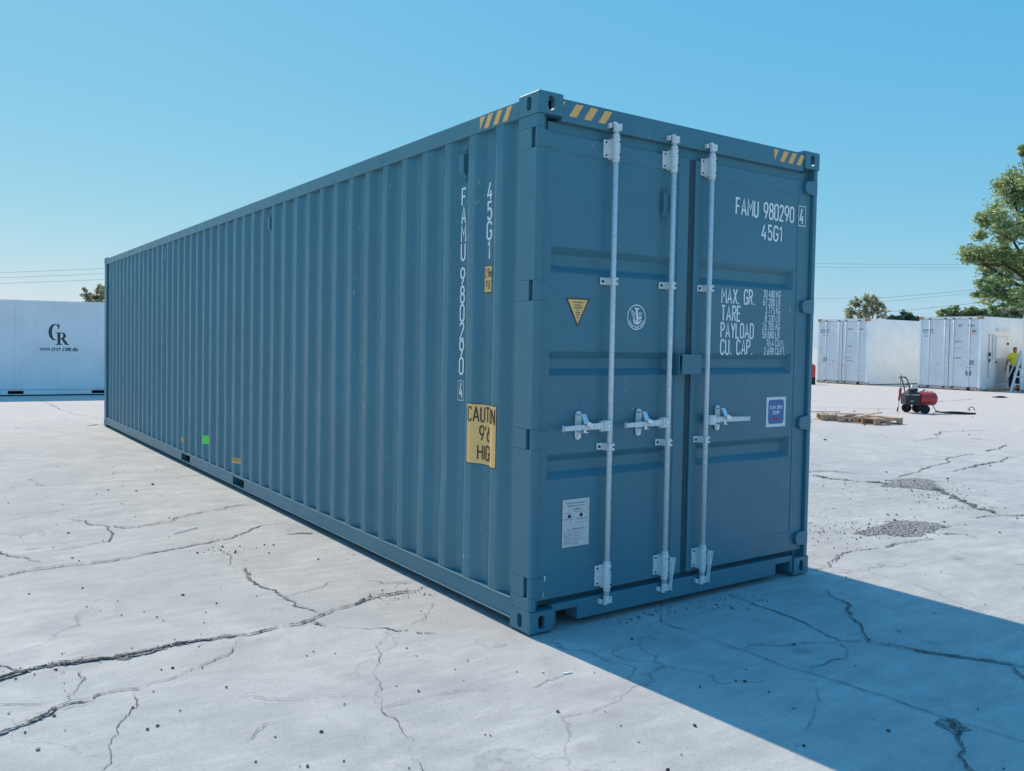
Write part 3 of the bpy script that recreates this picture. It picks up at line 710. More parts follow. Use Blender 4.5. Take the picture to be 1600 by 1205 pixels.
# end wall, roof, floor
ew = MB()
for k in range(9): ew.box(.15 + k * .24, .15 + k * .24 + .12, CLN - .05, CLN - .012, .15, 2.78)
ew.box(.14, CW - .14, CLN - .08, CLN - .045, .15, 2.78); obj('end_panel', ew, 'steel', C)
rf = MB()
for k in range(48): rf.box(.05, CW - .05, .12 + k * .25, .24 + k * .25, 2.838, 2.862)
rf.box(.04, CW - .04, .10, CLN - .1, 2.815, 2.842); obj('roof_panel', rf, 'steel', C)
fl = MB().box(.05, CW - .05, .12, CLN - .1, .14, .17)
for k in range(38): fl.box(.06, CW - .06, .35 + k * .305, .395 + k * .305, .045, .139)
obj('floor', fl, 'dark', C)
# rails
POCK = [(4.72, 5.07), (6.71, 7.09)]
def bottom_rail(mirror):
    mb = MB(); segs = [.178] + [v for p in POCK for v in p] + [CLN - .178]
    def B(x0, x1, *a):
        if mirror: x0, x1 = CW - x1, CW - x0
        mb.box(x0, x1, *a)
    for k in range(0, len(segs), 2): B(.006, .012, segs[k], segs[k + 1], .055, .152)
    for p0, p1 in POCK:
        B(.006, .012, p0, p1, .136, .152)
        B(.02, .5, p0 - .012, p0 - .004, .052, .135); B(.02, .5, p1 + .004, p1 + .012, .052, .135); B(.02, .5, p0, p1, .132, .1355)
    B(-.001, .060, .178, CLN - .178, .1525, .160)            # top flange
    B(-.001, .070, .178, CLN - .178, .046, .0545)            # bottom flange
    return mb
obj('bottom_rail', bottom_rail(False), 'steel', C, .0025); obj('bottom_rail', bottom_rail(True), 'steel', C, .0025)
for s in (0, 1):
    x0, x1 = (.0, .062) if not s else (CW - .062, CW)
    obj('top_rail', MB().box(x0, x1, .178, CLN - .178, 2.778, 2.874), 'steel', C, .006)

# door frame
obj('door_header', MB().box(.164, CW - .164, .012, .13, 2.756, 2.878), 'steel', C, .006)
obj('header_lip', MB().box(.10, CW - .10, .050, .12, 2.69, 2.7555), 'steel', C)
obj('gasket', MB().box(.10, CW - .10, .062, .12, .13, .20).box(1.16, 1.27, .062, .10, .2, 2.7).box(.1005, .14, .0625, .11, .2, 2.7).box(CW - .14, CW - .1005, .0625, .11, .2, 2.7), 'gasket', C)
sill = MB().box(.164, .19, .012, .12, .028, .138).box(.345, CW - .345, .012, .12, .028, .138).box(CW - .19, CW - .164, .012, .12, .028, .138)
sill.box(.19, .345, .0121, .12, .098, .1379).box(CW - .345, CW - .19, .0121, .12, .098, .1379)
obj('door_sill', sill, 'steel', C, .004)

# doors: pressed panel with three horizontal troughs, framed by square tubes
RIBS = [(2.085, 1.952), (1.518, 1.390), (.955, .823)]
PY = .034
def door_panel(x0, x1, rx0, rx1, fx0, fx1):
    mb = MB(); z0, z1 = .165, 2.695
    F = .0                                                         # outer frame, 3 mm proud of the sheet
    yf = PY - .004
    mb.box(x0, fx0, yf, PY + .05, z0, z1); mb.box(fx1, x1, yf, PY + .05, z0, z1)
    mb.box(fx0, fx1, yf + .0005, PY + .05, 2.600, z1 - .0005); mb.box(fx0, fx1, yf + .0005, PY + .05, z0 + .0005, .300)
    d = .036; sl = .036
    cur = 2.600
    def quad(a, b, ya, yb, xa=fx0, xb=fx1): mb.face([(xa, ya, a), (xa, yb, b), (xb, yb, b), (xb, ya, a)])
    for (t, b) in RIBS:
        quad(cur, t, PY, PY)
        mb.face([(fx0, PY, t), (fx0, PY, b), (rx0, PY, b), (rx0, PY, t)]); mb.face([(rx1, PY, t), (rx1, PY, b), (fx1, PY, b), (fx1, PY, t)])
        e = .03
        T = [(rx0, PY, t), (rx1, PY, t), (rx1, PY, b), (rx0, PY, b)]; I = [(rx0 + e, PY + d, t - sl), (rx1 - e, PY + d, t - sl), (rx1 - e, PY + d, b + sl), (rx0 + e, PY + d, b + sl)]
        for k in range(4): l = (k + 1) % 4; mb.face([T[k], I[k], I[l], T[l]])
        mb.face(I); cur = b
    quad(cur, .300, PY, PY)
    bm = bmesh.new(); me = mb.mesh('door'); bm.from_mesh(me); bmesh.ops.remove_doubles(bm, verts=bm.verts, dist=1e-5); bmesh.ops.recalc_face_normals(bm, faces=bm.faces)
    bm.to_mesh(me); bm.free(); return me
DL = obj('door', door_panel(.056, 1.182, .125, 1.055, .085, 1.09), 'steel', C, .003)
DR = obj('door', door_panel(1.236, 2.384, 1.300, 2.222, 1.275, 2.255), 'steel', C, .003)
DL['label'] = 'left door with orange triangle, round emblem and metal data plate'; DR['label'] = 'right door with white weight lettering and blue sticker'
obj('door_seal', MB().box(1.1825, 1.2355, .040, .062, .166, 2.694), 'gasket', DL)
# hinges
for z in HZ:
    mb = MB().prism([(.012, z - .045), (.05, z - .05), (.11, z - .035), (.125, z), (.11, z + .035), (.05, z + .05), (.012, z + .045)], 'y', .020, .029)
    mb.tube([(.030, .028, z - .052), (.030, .028, z + .052)], .013, 10); obj('hinge', mb, 'steel', DL, .002)
    mb = MB().prism([(CW - .012, z - .045), (CW - .05, z - .05), (CW - .125, z - .04), (CW - .14, z - .02), (CW - .14, z + .02), (CW - .125, z + .04), (CW - .05, z + .05), (CW - .012, z + .045)], 'y', .006, .029)
    mb.tube([(CW - .030, .024, z - .055), (CW - .030, .024, z + .055)], .015, 10); obj('hinge', mb, 'steel', DR, .002)

# ventilator hoods
def vent(parent, mp, name='vent_cover'):
    mb = MB()                                              # local: a across, b out of the wall, c up
    bodyp = [(0, .0), (.030, .012), (.030, .125), (0, .155)]
    w = .026
    def add(pts):
        i = len(mb.v); mb.v += [mp(*p) for p in pts]; mb.f.append(tuple(range(i, i + len(pts))))
    prof = [(.002, .032), (.026, .058), (.026, .165), (.002, .172)]
    for s in (-1, 1): add([(s * w, b, c) for b, c in prof])
    for k in range(4):
        l = (k + 1) % 4; add([(-w, *prof[k]), (w, *prof[k]), (w, *prof[l]), (-w, *prof[l])])
    for c0, c1 in ((0, .034), (.170, .204)):
        q = [(-w * .95, .004, c0), (w * .95, .004, c0), (w * .95, .004, c1), (-w * .95, .004, c1)]; add(q)
    o = obj(name, mb, 'steel', parent, 0)
    d = MB()
    for c0 in (.017, .187):
        for s in (-.5, .5):
            pts = [(s * w + .004 * math.cos(t * math.pi / 4), .0052, c0 + .004 * math.sin(t * math.pi / 4)) for t in range(8)]
            i = len(d.v); d.v += [mp(*p) for p in pts]; d.f.append(tuple(range(i, i + 8)))
    obj_split('rivet', d, 'dark', o); return o
def inner_y(i): return .262 + .207 + PITCH * i + .0353        # centre of the i-th inner flat
for yv in (.79, 4.10, 8.11, 11.5):
    i = round((yv - inner_y(0)) / PITCH); yc = inner_y(i)
    vent(C, lambda a, b, c, yc=yc: (IX - b, yc - a, 2.525 + c))
vent(C, lambda a, b, c: (.972 + a, PY - b, 2.295 + c))

# locking bars
def bar(x, side, hub, hend):
    yb = -.014
    r = obj('lock_bar', MB().tube([(x, yb, .135), (x, yb, 2.755)], .0150, 14), 'galv', C, 0, True)
    for z0, z1 in ((2.600, 2.715), (.182, .312)):
        mb = MB().box(x - .020, x + .018, yb, PY - .0042, z0, z1).box(x - .058, x - .0201, PY - .014, PY - .0045, z0 + .008, z1 - .006)
        mb.tube([(x, yb, z0 - .018), (x, yb, z0 - .001), (x, yb, z0), (x, yb, z1), (x, yb, z1 + .001), (x, yb, z1 + .022)], [.020, .020, .0235, .0235, .020, .020], 14)
        b = obj('bar_bracket', mb, 'galv', r, .004)
        d = MB()
        for zz in (z0 + .022, z1 - .022): d.tube([(x + .010, yb - .019, zz), (x + .010, yb - .0245, zz)], .0052, 8); d.tube([(x - .042, PY - .014, zz), (x - .042, PY - .017, zz)], .006, 6)
        obj_split('bracket_bolt', d, 'dark', r)
    for z in (1.918, .985):
        mb = MB().box(x - .020, x + .022, yb - .0195, PY - .0045, z - .021, z + .021).box(x - .062, x - .0201, PY - .010, PY - .0045, z - .019, z + .021)
        obj('bar_guide', mb, 'galv', r, .003)
        obj_split('guide_bolt', MB().tube([(x + .012, yb - .0196, z), (x + .012, yb - .022, z)], .006, 8).tube([(x - .045, PY - .010, z), (x - .045, PY - .015, z)], .008, 6), 'dark', r)
    # cams and keepers
    for zc, s in ((2.782, 1), (.108, -1)):
        mb = MB().tube([(x, yb, zc - .03 * s), (x, yb, zc + .012 * s)], .019, 12)
        mb.prism([(x - .022, yb - .014), (x + .018, yb - .018), (x + .030, yb + .004), (x + .008, yb + .012), (x - .020, yb + .016)], 'z', zc - .006, zc + .006)
        mb.prism([(x - .026, yb - .010), (x - .008, yb - .016), (x + .004, yb + .014), (x - .022, yb + .018)], 'z', zc + .014 * s - .006, zc + .014 * s + .007)
        obj('cam', mb, 'galv', r, .002)
        kp = MB().box(x + .026, x + .044, -.016, .0118, zc - .020, zc + .020).box(x - .046, x - .030, -.012, .0118, zc - .014, zc + .014)
        obj_split('cam_keeper', kp, 'galv', r, .003)
    # handle hub, handle and catch
    zh = 1.108; dx = -1 if side == 'L' else 1
    mb = MB().box(min(x + dx * .012, x + dx * .062), max(x + dx * .012, x + dx * .062), yb - .028, yb + .012, zh - .030, zh + .030)
    mb.box(min(x + dx * .062, x + dx * .074), max(x + dx * .062, x + dx * .074), yb - .018, yb + .012, zh - .034, zh + .026)
    obj('handle_hub', mb, 'galv', r, .005)
    obj('hub_bolt', MB().tube([(x + dx * .036, yb - .028, zh), (x + dx * .036, yb - .033, zh)], .010, 8), 'galv2', r)
    x2 = hend; x1 = x + dx * .070; a = (x1 + x2) / 2
    hm = MB(); n = 8; secs = []
    for t in range(n + 1):
        q = t / n; xx = x1 + (x2 - x1) * q; h = .019 - .006 * q; y = yb - .008 - .012 * math.sin(q * math.pi * .5); zz = zh - .004 * q
        secs.append([(xx, y - .006, zz - h), (xx, y - .006, zz + h), (xx, y + .006, zz + h), (xx, y + .006, zz - h)])
    for s in secs: hm.v += s
    for t in range(n):
        for j in range(4): l = (j + 1) % 4; hm.f.append((t * 4 + j, t * 4 + l, t * 4 + 4 + l, t * 4 + 4 + j))
    hm.f += [(0, 1, 2, 3), (n * 4 + 3, n * 4 + 2, n * 4 + 1, n * 4)]
    obj('handle', hm, 'galv', r, .004)
    cm = MB(); outline = [(hub - .022, zh - .055)] + [(hub + .022 * math.cos(R_(t)), zh - .055 + .022 * math.sin(R_(t))) for t in range(180, 361, 30)] + [(hub + .022 * math.cos(R_(t)), zh + .062 + .022 * math.sin(R_(t))) for t in range(0, 181, 30)]
    cm.prism(outline[1:], 'y', PY - .012, PY - .0045)
    obj('handle_retainer', cm, 'galv', r, .002)
    c2 = MB().obox((hub - .004, yb - .012, zh + .066), (hub - .004, yb - .036, zh + .020), .034, .006).obox((hub + .004, yb - .034, zh + .020), (hub + .04, yb - .034, zh + .006), .008, .026)
    c2.obox((hub - .004, PY - .012, zh + .064), (hub - .004, yb - .012, zh + .066), .034, .008)
    c2.obox((hub, PY - .010, zh - .032), (hub, yb - .034, zh - .030), .032, .006).obox((hub - .012, yb - .032, zh - .03), (hub - .012, yb - .032, zh - .012), .018, .006)
    obj('catch', c2, 'galv2', r, .002)
    obj_split('retainer_bolt', MB().tube([(hub, PY - .012, zh + .062), (hub, PY - .018, zh + .062)], .009, 6).tube([(hub, PY - .012, zh - .056), (hub, PY - .018, zh - .056)], .009, 6), 'galv2', r)
bar(.536, 'L', .334, .180); bar(1.000, 'L', .796, .640); bar(1.332, 'R', 1.482, 1.716)
# customs seal wires on the lower brackets of the two inner bars
for x in (1.000, 1.332):
    obj('seal_tag', MB().box(x + .026, x + .030, -.05, -.028, .10, .30).obox((x + .026, -.036, .12), (x + .034, -.06, .30), .006, .018), 'galv', C)
# lock box over the door joint
lb = MB(); bx0, bx1, bz0, bz1 = 1.076, 1.238, 1.393, 1.512
lb.box(bx0, bx1, -.048, -.040, bz0, bz1).box(bx0, bx1, -.0399, PY - .005, bz1 - .008, bz1).box(bx1 - .008, bx1, -.0398, PY - .0052, bz0 + .0001, bz1 - .0081).box(bx0 - .014, bx0 - .006, -.034, PY - .0051, bz0 - .006, bz1 + .004)
obj('lock_box', lb, 'steel', C, .003)

# ------------------------------------------------------------------ lettering and stickers
def door_map(x, z, lift): return (x, PY - .0016 - lift, z)
def frame_map(x, z, lift): return (x, PY - .0056 - lift, z)
t = MB()
FM = lambda x, z, lift: (x, PY - (.0060 if (x > 2.252) else .0016) - lift, z)
TO = lambda *a, **k: text_obj('white_lettering', 'white_ink', DR, *a, **k)
TO('FAMU 980290', 1.620, 2.408, .100, .0135, FM, width=.585)
TO('4', 2.272, 2.408, .100, .0135, FM, width=.034)
t = MB(); stroke(t, [(2.254, 2.392), (2.330, 2.392), (2.330, 2.524), (2.254, 2.524)], .005, True, lambda x, z, l: (x, PY - .0062, z), maxseg=.02); obj('lettering_box', t, 'white_ink', DR)
TO('45G1', 1.880, 2.270, .094, .0135, FM, width=.205)
for s, z, w in (('MAX. GR.', 1.838, .315), ('TARE', 1.728, .180), ('PAYLOAD', 1.620, .312), ('CU. CAP.', 1.514, .305)):
    TO(s, 1.505, z, .092, .012, FM, width=w)
rows = [('30.480', 'KG'), ('67.200', 'LB'), ('3.775', 'KG'), ('8.320', 'LB'), ('26.705', 'KG'), ('58.880', 'LB'), ('76.4', 'CU.M.'), ('2.698', 'CU.FT.')]
for k, (a, b) in enumerate(rows):
    z = 1.893 - k * .0540
    TO(a, 2.030, z, .044, .0058, FM, xs=.84, align='r'); TO(b, 2.050, z, .044, .0058, FM, xs=.84)
# triangle warning sticker
def tri(mb, pts, y): mb.face([(p[0], y, p[1]) for p in pts])
b = MB(); tri(b, [(.232, 1.816), (.408, 1.816), (.320, 1.656)], PY - .0014); ts = obj('warning_triangle', b, 'brown_ink', DL)
b = MB(); tri(b, [(.248, 1.808), (.392, 1.808), (.320, 1.674)], PY - .0022); obj('triangle_face', b, 'orange', DL)
b = MB()
for k, (wd, z) in enumerate(((.070, 1.793), (.048, 1.777), (.056, 1.763), (.018, 1.750), (.020, 1.737), (.026, 1.724), (.016, 1.711))):
    x = .320 - wd / 2
    while x < .320 + wd / 2:
        l = rng.uniform(.004, .008); stroke(b, [(x, z), (x + l, z)], .0055, False, lambda x, z, l: (x, PY - .0028, z)); x += l + .002
obj('triangle_print', b, 'brown_ink', DL)
# round classification emblem
b = MB(); cx, cz = .768, 1.724
EM = lambda x, z, l: (cx + x, PY - .0016 - l, cz + z)
stroke(b, A_(0, 0, .071, .071, 0, 350, 35), .0055, True, EM)
stroke(b, A_(0, 0, .055, .055, 195, 345, 20), .004, False, EM)
for k in range(13):
    a = 206 + k * 10.6
    if k in (4, 8): continue
    stroke(b, A_(0, 0, .0625, .0625, a, a + 7, 2), .006, False, EM)
for k in range(6):                                            # left wing feathers
    stroke(b, [(-.046 + k * .004, .040 - k * .012), (-.010, .024 - k * .010)], .0045, False, EM, k * .0004)
for k in range(5): stroke(b, [(.046 - k * .003, .026 - k * .011), (.014, .026 - k * .008)], .004, False, EM, k * .0004)
stroke(b, [(-.002, .044), (.002, .010), (.006, -.012), (-.002, -.038)], .016, False, EM, .002)
stroke(b, [(.004, .0), (.026, -.006), (.040, .002)], .010, False, EM, .0024)
stroke(b, [(-.018, .050), (.016, .050)], .010, False, EM, .0028)
stroke(b, A_(0, -.014, .030, .026, 190, 350, 10), .006, False, EM, .003); stroke(b, [(-.030, -.008), (-.012, -.03), (.020, -.030), (.028, -.014)], .008, False, EM, .0034)
obj('round_emblem', b, 'white_ink', DL)
# data plate
pl = obj('data_plate', MB().box(.238, .432, PY - .006, PY - .0012, .436, .702), 'plate', DL, .001)
b = MB(); PM = lambda x, z, l: (x, PY - .0068 - l, z)
def dashes(x0, x1, z, sw, lo=.004, hi=.010):
    x = x0
    while x < x1 - .002:
        l = min(rng.uniform(lo, hi), x1 - x); stroke(b, [(x, z), (x + l, z)], sw, False, PM); x += l + .002
dashes(.262, .408, .680, .006); dashes(.272, .398, .664, .006); dashes(.312, .366, .645, .008); dashes(.318, .362, .630, .003)
dashes(.250, .292, .624, .003); dashes(.370, .402, .628, .003); dashes(.246, .276, .592, .005); dashes(.340, .420, .588, .005); dashes(.350, .404, .570, .003)
dashes(.292, .306, .588, .008); dashes(.294, .304, .560, .006); dashes(.306, .395, .535, .006); dashes(.262, .300, .528, .003)
for k in range(6): dashes(.248, .300 + .012 * (k % 2), .512 - .011 * k, .0035)
for k in range(9): dashes(.316, .316 + rng.uniform(.03, .075), .520 - .0085 * k, .0025)
obj('plate_print', b, 'grey_mark', DL)
b = MB()
for x, z in ((.286, .607), (.372, .610)): b.tube([(x, PY - .0061, z), (x, PY - .012, z)], [.011, .007], 12)
obj_split('plate_rivet', b, 'dark', DL)
# blue sticker
obj('blue_sticker', MB().box(1.974, 2.178, PY - .0024, PY - .0012, 1.030, 1.230), 'sticker_white', DR)
b = MB(); rr = .022; x0, x1, z0, z1 = 1.994, 2.158, 1.050, 1.212
P = A_(x1 - rr, z1 - rr, rr, rr, 0, 90, 5) + A_(x0 + rr, z1 - rr, rr, rr, 90, 180, 5) + A_(x0 + rr, z0 + rr, rr, rr, 180, 270, 5) + A_(x1 - rr, z0 + rr, rr, rr, 270, 360, 5)
b.face([(p[0], PY - .0032, p[1]) for p in P]); obj('sticker_field', b, 'sticker_blue', DR)
BM = lambda x, z, l: (x, PY - .0040 - l * .5, z)
text_obj('sticker_text', 'white_ink', DR, 'EASY OPEN', 2.014, 1.150, .020, .0042, BM, width=.124)
text_obj('sticker_text', 'white_ink', DR, 'DOOR', 2.042, 1.116, .020, .0042, BM, width=.066)
b = MB(); x = 2.034
while x < 2.116:
    stroke(b, [(x, 1.083), (x + .007, 1.083)], .013, False, BM); x += .0095
obj('sticker_red_line', b, 'sticker_red', DR)
# scratch of bare metal low on the left door
b = MB(); stroke(b, [(.118, .300), (.120, .268), (.114, .230), (.112, .180)], .003, False, frame_map); stroke(b, [(.122, .296), (.118, .262)], .006, False, lambda x, z, l: (x, PY - .0064, z)); obj('paint_scratch', b, 'white_ink', DL)

# side lettering: one letter above another on the recessed flats
def flat_map(yc): return lambda a, z, lift: (IX - .0016 - lift, yc - a, z)
yc = inner_y(1); mp = flat_map(yc); TS = lambda *a, **k: text_obj('white_lettering', 'white_ink', C, *a, **k)
for ch, z in zip('FAMU980290', (2.392, 2.282, 2.170, 2.060, 1.912, 1.802, 1.690, 1.582, 1.474, 1.368)):
    TS(ch, -.021, z, .098, .0138, mp, width=.042 if ch != 'M' else .046)
TS('4', -.015, 1.224, .092, .0120, mp, width=.030)
b = MB(); stroke(b, [(-.030, 1.208), (.028, 1.208), (.028, 1.326), (-.030, 1.326)], .004, True, lambda a, z, l: (IX - .0034, yc - a, z)); obj('lettering_box', b, 'white_ink', C)
yc0 = inner_y(0); mp0 = flat_map(yc0)
for k, ch in enumerate('45G1'): TS(ch, -.022 if ch != '1' else -.010, 2.388 - k * .1135, .100, .0138, mp0, width=.044 if ch != '1' else .02)
# wrapping coordinates along the corrugation: arc length measured towards the doors
YS = sorted(RP)
def side_x(y):
    for (ya, xa), (yb, xb) in zip(YS, YS[1:]):
        if ya <= y <= yb: return xa + (xb - xa) * (y - ya) / max(1e-9, yb - ya)
    return IX
def arc_table(ystart, length, step=.001):
    tb = [(0, ystart)]; y = ystart; s = 0
    while s < length:
        y2 = y - step; s += math.hypot(step, side_x(y2) - side_x(y)); y = y2; tb.append((s, y))
    return tb
def arc_y(tb, s):
    for (a, ya), (b_, yb) in zip(tb, tb[1:]):
        if a <= s <= b_: return ya + (yb - ya) * (s - a) / max(1e-9, b_ - a)
    return tb[-1][1] if s > 0 else tb[0][1]
def wrap_panel(name, ystart, length, z0, z1, mat, lift, parent):
    tb = arc_table(ystart, length + .02); mb = MB(); n = max(6, int(length / .006))
    for k in range(n + 1):
        y = arc_y(tb, length * k / n); x = side_x(y) - lift; mb.v += [(x, y, z0), (x, y, z1)]
    for k in range(n): mb.f.append((2 * k, 2 * k + 2, 2 * k + 3, 2 * k + 1))
    return obj(name, mb, mat, parent), tb
cs, tb = wrap_panel('caution_sticker', .655, .322, .846, 1.204, 'brown_ink', .0016, C)
tb2 = arc_table(.651, .34); wrap_panel('sticker_face', .651, .314, .851, 1.199, 'orange', .0026, cs)
b = MB(); wm = lambda s, z, l: (side_x(arc_y(tb2, s)) - .0038 - l, arc_y(tb2, s), z)
text_obj('caution_text', 'black_ink', cs, 'CAUTION', .012, 1.098, .084, .0095, wm, width=.290, maxseg=.006)
text_obj('caution_text', 'black_ink', cs, "9'6\"", .104, .988, .084, .0095, wm, width=.130, maxseg=.006)
text_obj('caution_text', 'black_ink', cs, 'HIGH', .092, .876, .084, .0095, wm, width=.150, maxseg=.006)
hs, _ = wrap_panel('height_sticker', yc0 + .038, .076, 1.850, 2.010, 'brown_ink', .0016, C)
wrap_panel('sticker_face', yc0 + .035, .070, 1.855, 2.005, 'orange', .0026, hs)
b = MB(); tb3 = arc_table(yc0 + .035, .1); wm3 = lambda s, z, l: (side_x(arc_y(tb3, s)) - .0034 - l * .5, arc_y(tb3, s), z)
text_obj('height_text', 'brown_ink', hs, '2.9m', .006, 1.940, .050, .0042, wm3, width=.060); text_obj('height_text', 'brown_ink', hs, "9'6\"", .012, 1.872, .050, .0042, wm3, width=.052)
for yv, zc in ((7.22, .296), (5.12, .300)):
    o, tb = wrap_panel('fork_pocket_sticker', yv, .24, zc - .026, zc + .026, 'stripe', .0022, C)
    b = MB(); t4 = arc_table(yv, .3); wm4 = lambda s, z, l, t4=t4: (side_x(arc_y(t4, s)) - .0034, arc_y(t4, s), z)
    for s in (.02, .065, .11, .16, .20): stroke(b, [(s, zc - .014), (s, zc + .014), (s + .02, zc + .014), (s + .02, zc - .010)], .006, False, wm4, 0, .006)
    obj('sticker_print', b, 'brown_ink', o)
wrap_panel('green_sticker', 6.185, .15, .350, .448, 'green', .0024, C)

# hazard stripes
def stripes(items, mp):
    for q in items:
        mb = MB(); mb.face([mp(*p) for p in q]); obj('hazard_stripe', mb, 'stripe', C)
zt, zb = 2.862, 2.790
def slant(c, w=.048, s=.045): return [(c - s, zb), (c - s + w, zb), (c + w, zt), (c, zt)]
sm = lambda a, z: (-.0012, -a, z)
stripes([[(-.556, zb), (-.556, zt), (-.500, zt)]] + [slant(-.470 + k * .092) for k in range(3)], sm)
hm_ = lambda a, z: (a, .0108, z)
stripes([[(.170, 2.838), (.170, zt), (.186, zt)]] + [slant(.262 + k * .105, .052, .05) for k in range(3)], hm_)
stripes([[(1.964, zb), (1.950, zt), (2.000, zt)]] + [slant(2.060 + k * .088, .046, .045) for k in range(3)], hm_)

# ==================================================================== WHITE CONTAINERS
CASTR = CAST.copy(); CASTR.materials.clear(); CASTR.materials.append(M['rust'])
CASTW = CAST.copy(); CASTW.materials.clear(); CASTW.materials.append(M['dirty_sill'])
def reefer(label, x, y, H, L, seed, marks, pdoor=False):
    """door end at local x=0 facing -X, width along +Y, length along +X"""
    W = 2.438; r = random.Random(seed)
    t = thing('refrigerated_container', label, 'container', (x, y, -.004), 0)
    for yy, fy in ((0, 1), (W, -1)):
        for xx, fx in ((0, 1), (L, -1)):
            casting(t, CASTW, xx, yy, 0, fx, fy, 1); casting(t, CASTR, xx, yy, H, fx, fy, -1)
    for yy in (0, W - .10):
        for xx in (0.0, L - .12):
            obj('corner_post', MB().box(xx + .004, xx + .12, yy + .004, yy + .096, .118, H - .118), 'white_panel', t, .006)
    obj('side_panel', MB().box(.12, L - .12, .014, .06, .155, H - .095), 'white_panel', t)
    obj('side_panel', MB().box(.12, L - .12, W - .06, W - .014, .155, H - .095), 'white_panel', t)
    for yy in (0.004, W - .07):
        obj('bottom_rail', MB().box(.165, L - .165, yy, yy + .066, .03, .154), 'white_panel', t, .005)
        obj('top_rail', MB().box(.165, L - .165, yy, yy + .066, H - .0945, H - .012), 'white_panel', t, .005)
    for xx in (1.15 + .01 * seed, 3.6, 6.1, 8.6):                      # thin vertical panel joints
        obj('panel_joint', MB().box(xx, xx + .045, .0105, .0139, .16, H - .10), 'white_panel', t)
    obj('roof_panel', MB().box(.02, L - .02, .03, W - .03, H - .05, H - .02), 'white_panel', t)
    obj('end_panel', MB().box(L - .10, L - .02, .10, W - .10, .12, H - .12), 'white_panel', t)
    obj('floor', MB().box(.1, L - .1, .08, W - .08, .10, .15), 'dark', t)
    obj('door_header', MB().box(.01, .11, .165, W - .165, H - .115, H - .016), 'grey_door', t, .006)
    s = MB().box(.006, .11, .165, .36, .02, .118).box(.006, .11, .5, W - .5, .02, .118).box(.006, .11, W - .36, W - .165, .02, .118).box(.0065, .11, .36, .5, .085, .1175).box(.0065, .11, W - .5, W - .36, .085, .1175)
    obj('door_sill', s, 'dirty_sill', t, .004)
    for a, b_ in ((.10, W / 2 - .012), (W / 2 + .012, W - .10)):
        d = obj('door', MB().box(.028, .10, a, b_, .128, H - .125), 'grey_door', t, .006)
        wd = b_ - a
        for zz in (.32, 1.0, 1.75, 2.45):
            yy = a if a < 1 else b_ - .16
            obj('hinge', MB().box(.016, .0279, yy, yy + .16, zz - .04, zz + .04), 'white_metal', d, .004)
        for fr in ((.30, .86) if a < 1 else (.14, .70)):
            yb = a + wd * fr
            lbar = obj('lock_bar', MB().tube([(.002, yb, .10), (.002, yb, H - .10)], .019, 10), 'white_metal', t, 0, True)
            g_ = MB()
            for zz in (.22, .75, 1.6, H - .3): g_.box(-.02, .0275, yb - .035, yb + .035, zz - .03, zz + .03)
            obj_split('bar_bracket', g_, 'white_metal', lbar, .004)
            obj_split('cam', MB().box(-.024, .02, yb - .04, yb + .04, .06, .115).box(-.024, .02, yb - .04, yb + .04, H - .11, H - .075), 'dark', lbar, .004)
            hz = .95 + .04 * r.random()
            obj('handle', MB().box(-.026, -.012, yb - .02 - .30, yb + .02, hz - .018, hz + .018).box(-.03, .0275, yb - .34, yb - .30, hz - .05, hz + .05), 'galv', lbar, .004)
    obj('door_seal', MB().box(.034, .06, W / 2 - .0119, W / 2 + .0119, .13, H - .13), 'gasket', t)
    # faded print on the doors; a = 0 (left) .. 1 (right) across the end as one faces it, z up
    for (kind, a0, a1, z0, z1) in marks:
        mb = MB(); mat = {'t': 'grey_mark', 'p': 'pink_mark', 'b': 'grey_mark', 'r': 'sticker_red', 'g': 'plate'}[kind]
        Y = lambda a: W - a * W
        if kind in 'brg': mb.box(.024 - (.003 if kind == 'r' else 0), .0278, Y(a1), Y(a0), z0, z1)
        else:
            a = a0
            while a < a1:
                l = r.uniform(.012, .03); mb.box(.026, .0278, Y(min(a1, a + l)), Y(a), z0 + r.uniform(0, .01), z1 - r.uniform(0, .02)); a += l + .009
        obj('faded_print' if kind in 'tp' else 'label_plate', mb, mat, t)
    if pdoor:
        fr = MB(); px0, px1, pz0, pz1 = 1.15, 2.05, .22, 2.12
        fr.box(px0 - .06, px0, -.012, .0135, pz0 - .06, pz1 + .06).box(px1, px1 + .06, -.012, .0135, pz0 - .06, pz1 + .06).box(px0, px1, -.0121, .0135, pz1, pz1 + .06).box(px0, px1, -.0121, .0135, pz0 - .06, pz0)
        f = obj('personnel_door', MB().box(px0 + .012, px1 - .012, -.022, .0137, pz0 + .01, pz1 - .01), 'white_panel', t, .006)
        obj('door_frame', fr, 'white_metal', f, .004)
        obj('kick_plate', MB().box(px0 + .05, px1 - .05, -.027, -.0222, pz0 + .06, pz0 + 1.05), 'plate', f)
        obj('door_edge_seal', MB().box(px0 - .002, px0 + .0118, -.016, -.0125, pz0, pz1), 'gasket', f)
        for zz in (.35, 1.15, 1.85): obj('hinge', MB().box(px1 - .03, px1 + .10, -.045, -.0225, zz - .04, zz + .04), 'dark', f, .004)
        obj('handle', MB().box(px0 - .02, px0 + .10, -.06, -.0225, 1.10, 1.14), 'dark', f, .004)
        obj('door_lamp', MB().box(px0 + .02, px1 + .02, -.09, .0137, 2.36, 2.44), 'galv', f, .006)
        obj('conduit', MB().tube([(.62, -.008, .5), (.62, -.008, 2.2), (.90, -.008, 2.2), (.90, -.008, 1.2)], .011, 8), 'grey_mark', f)
        obj_split('switch_box', MB().box(.57, .67, -.06, -.029, 1.35, 1.50).box(.58, .66, -.05, -.029, 1.12, 1.25), 'dark', f, .006)
    return t
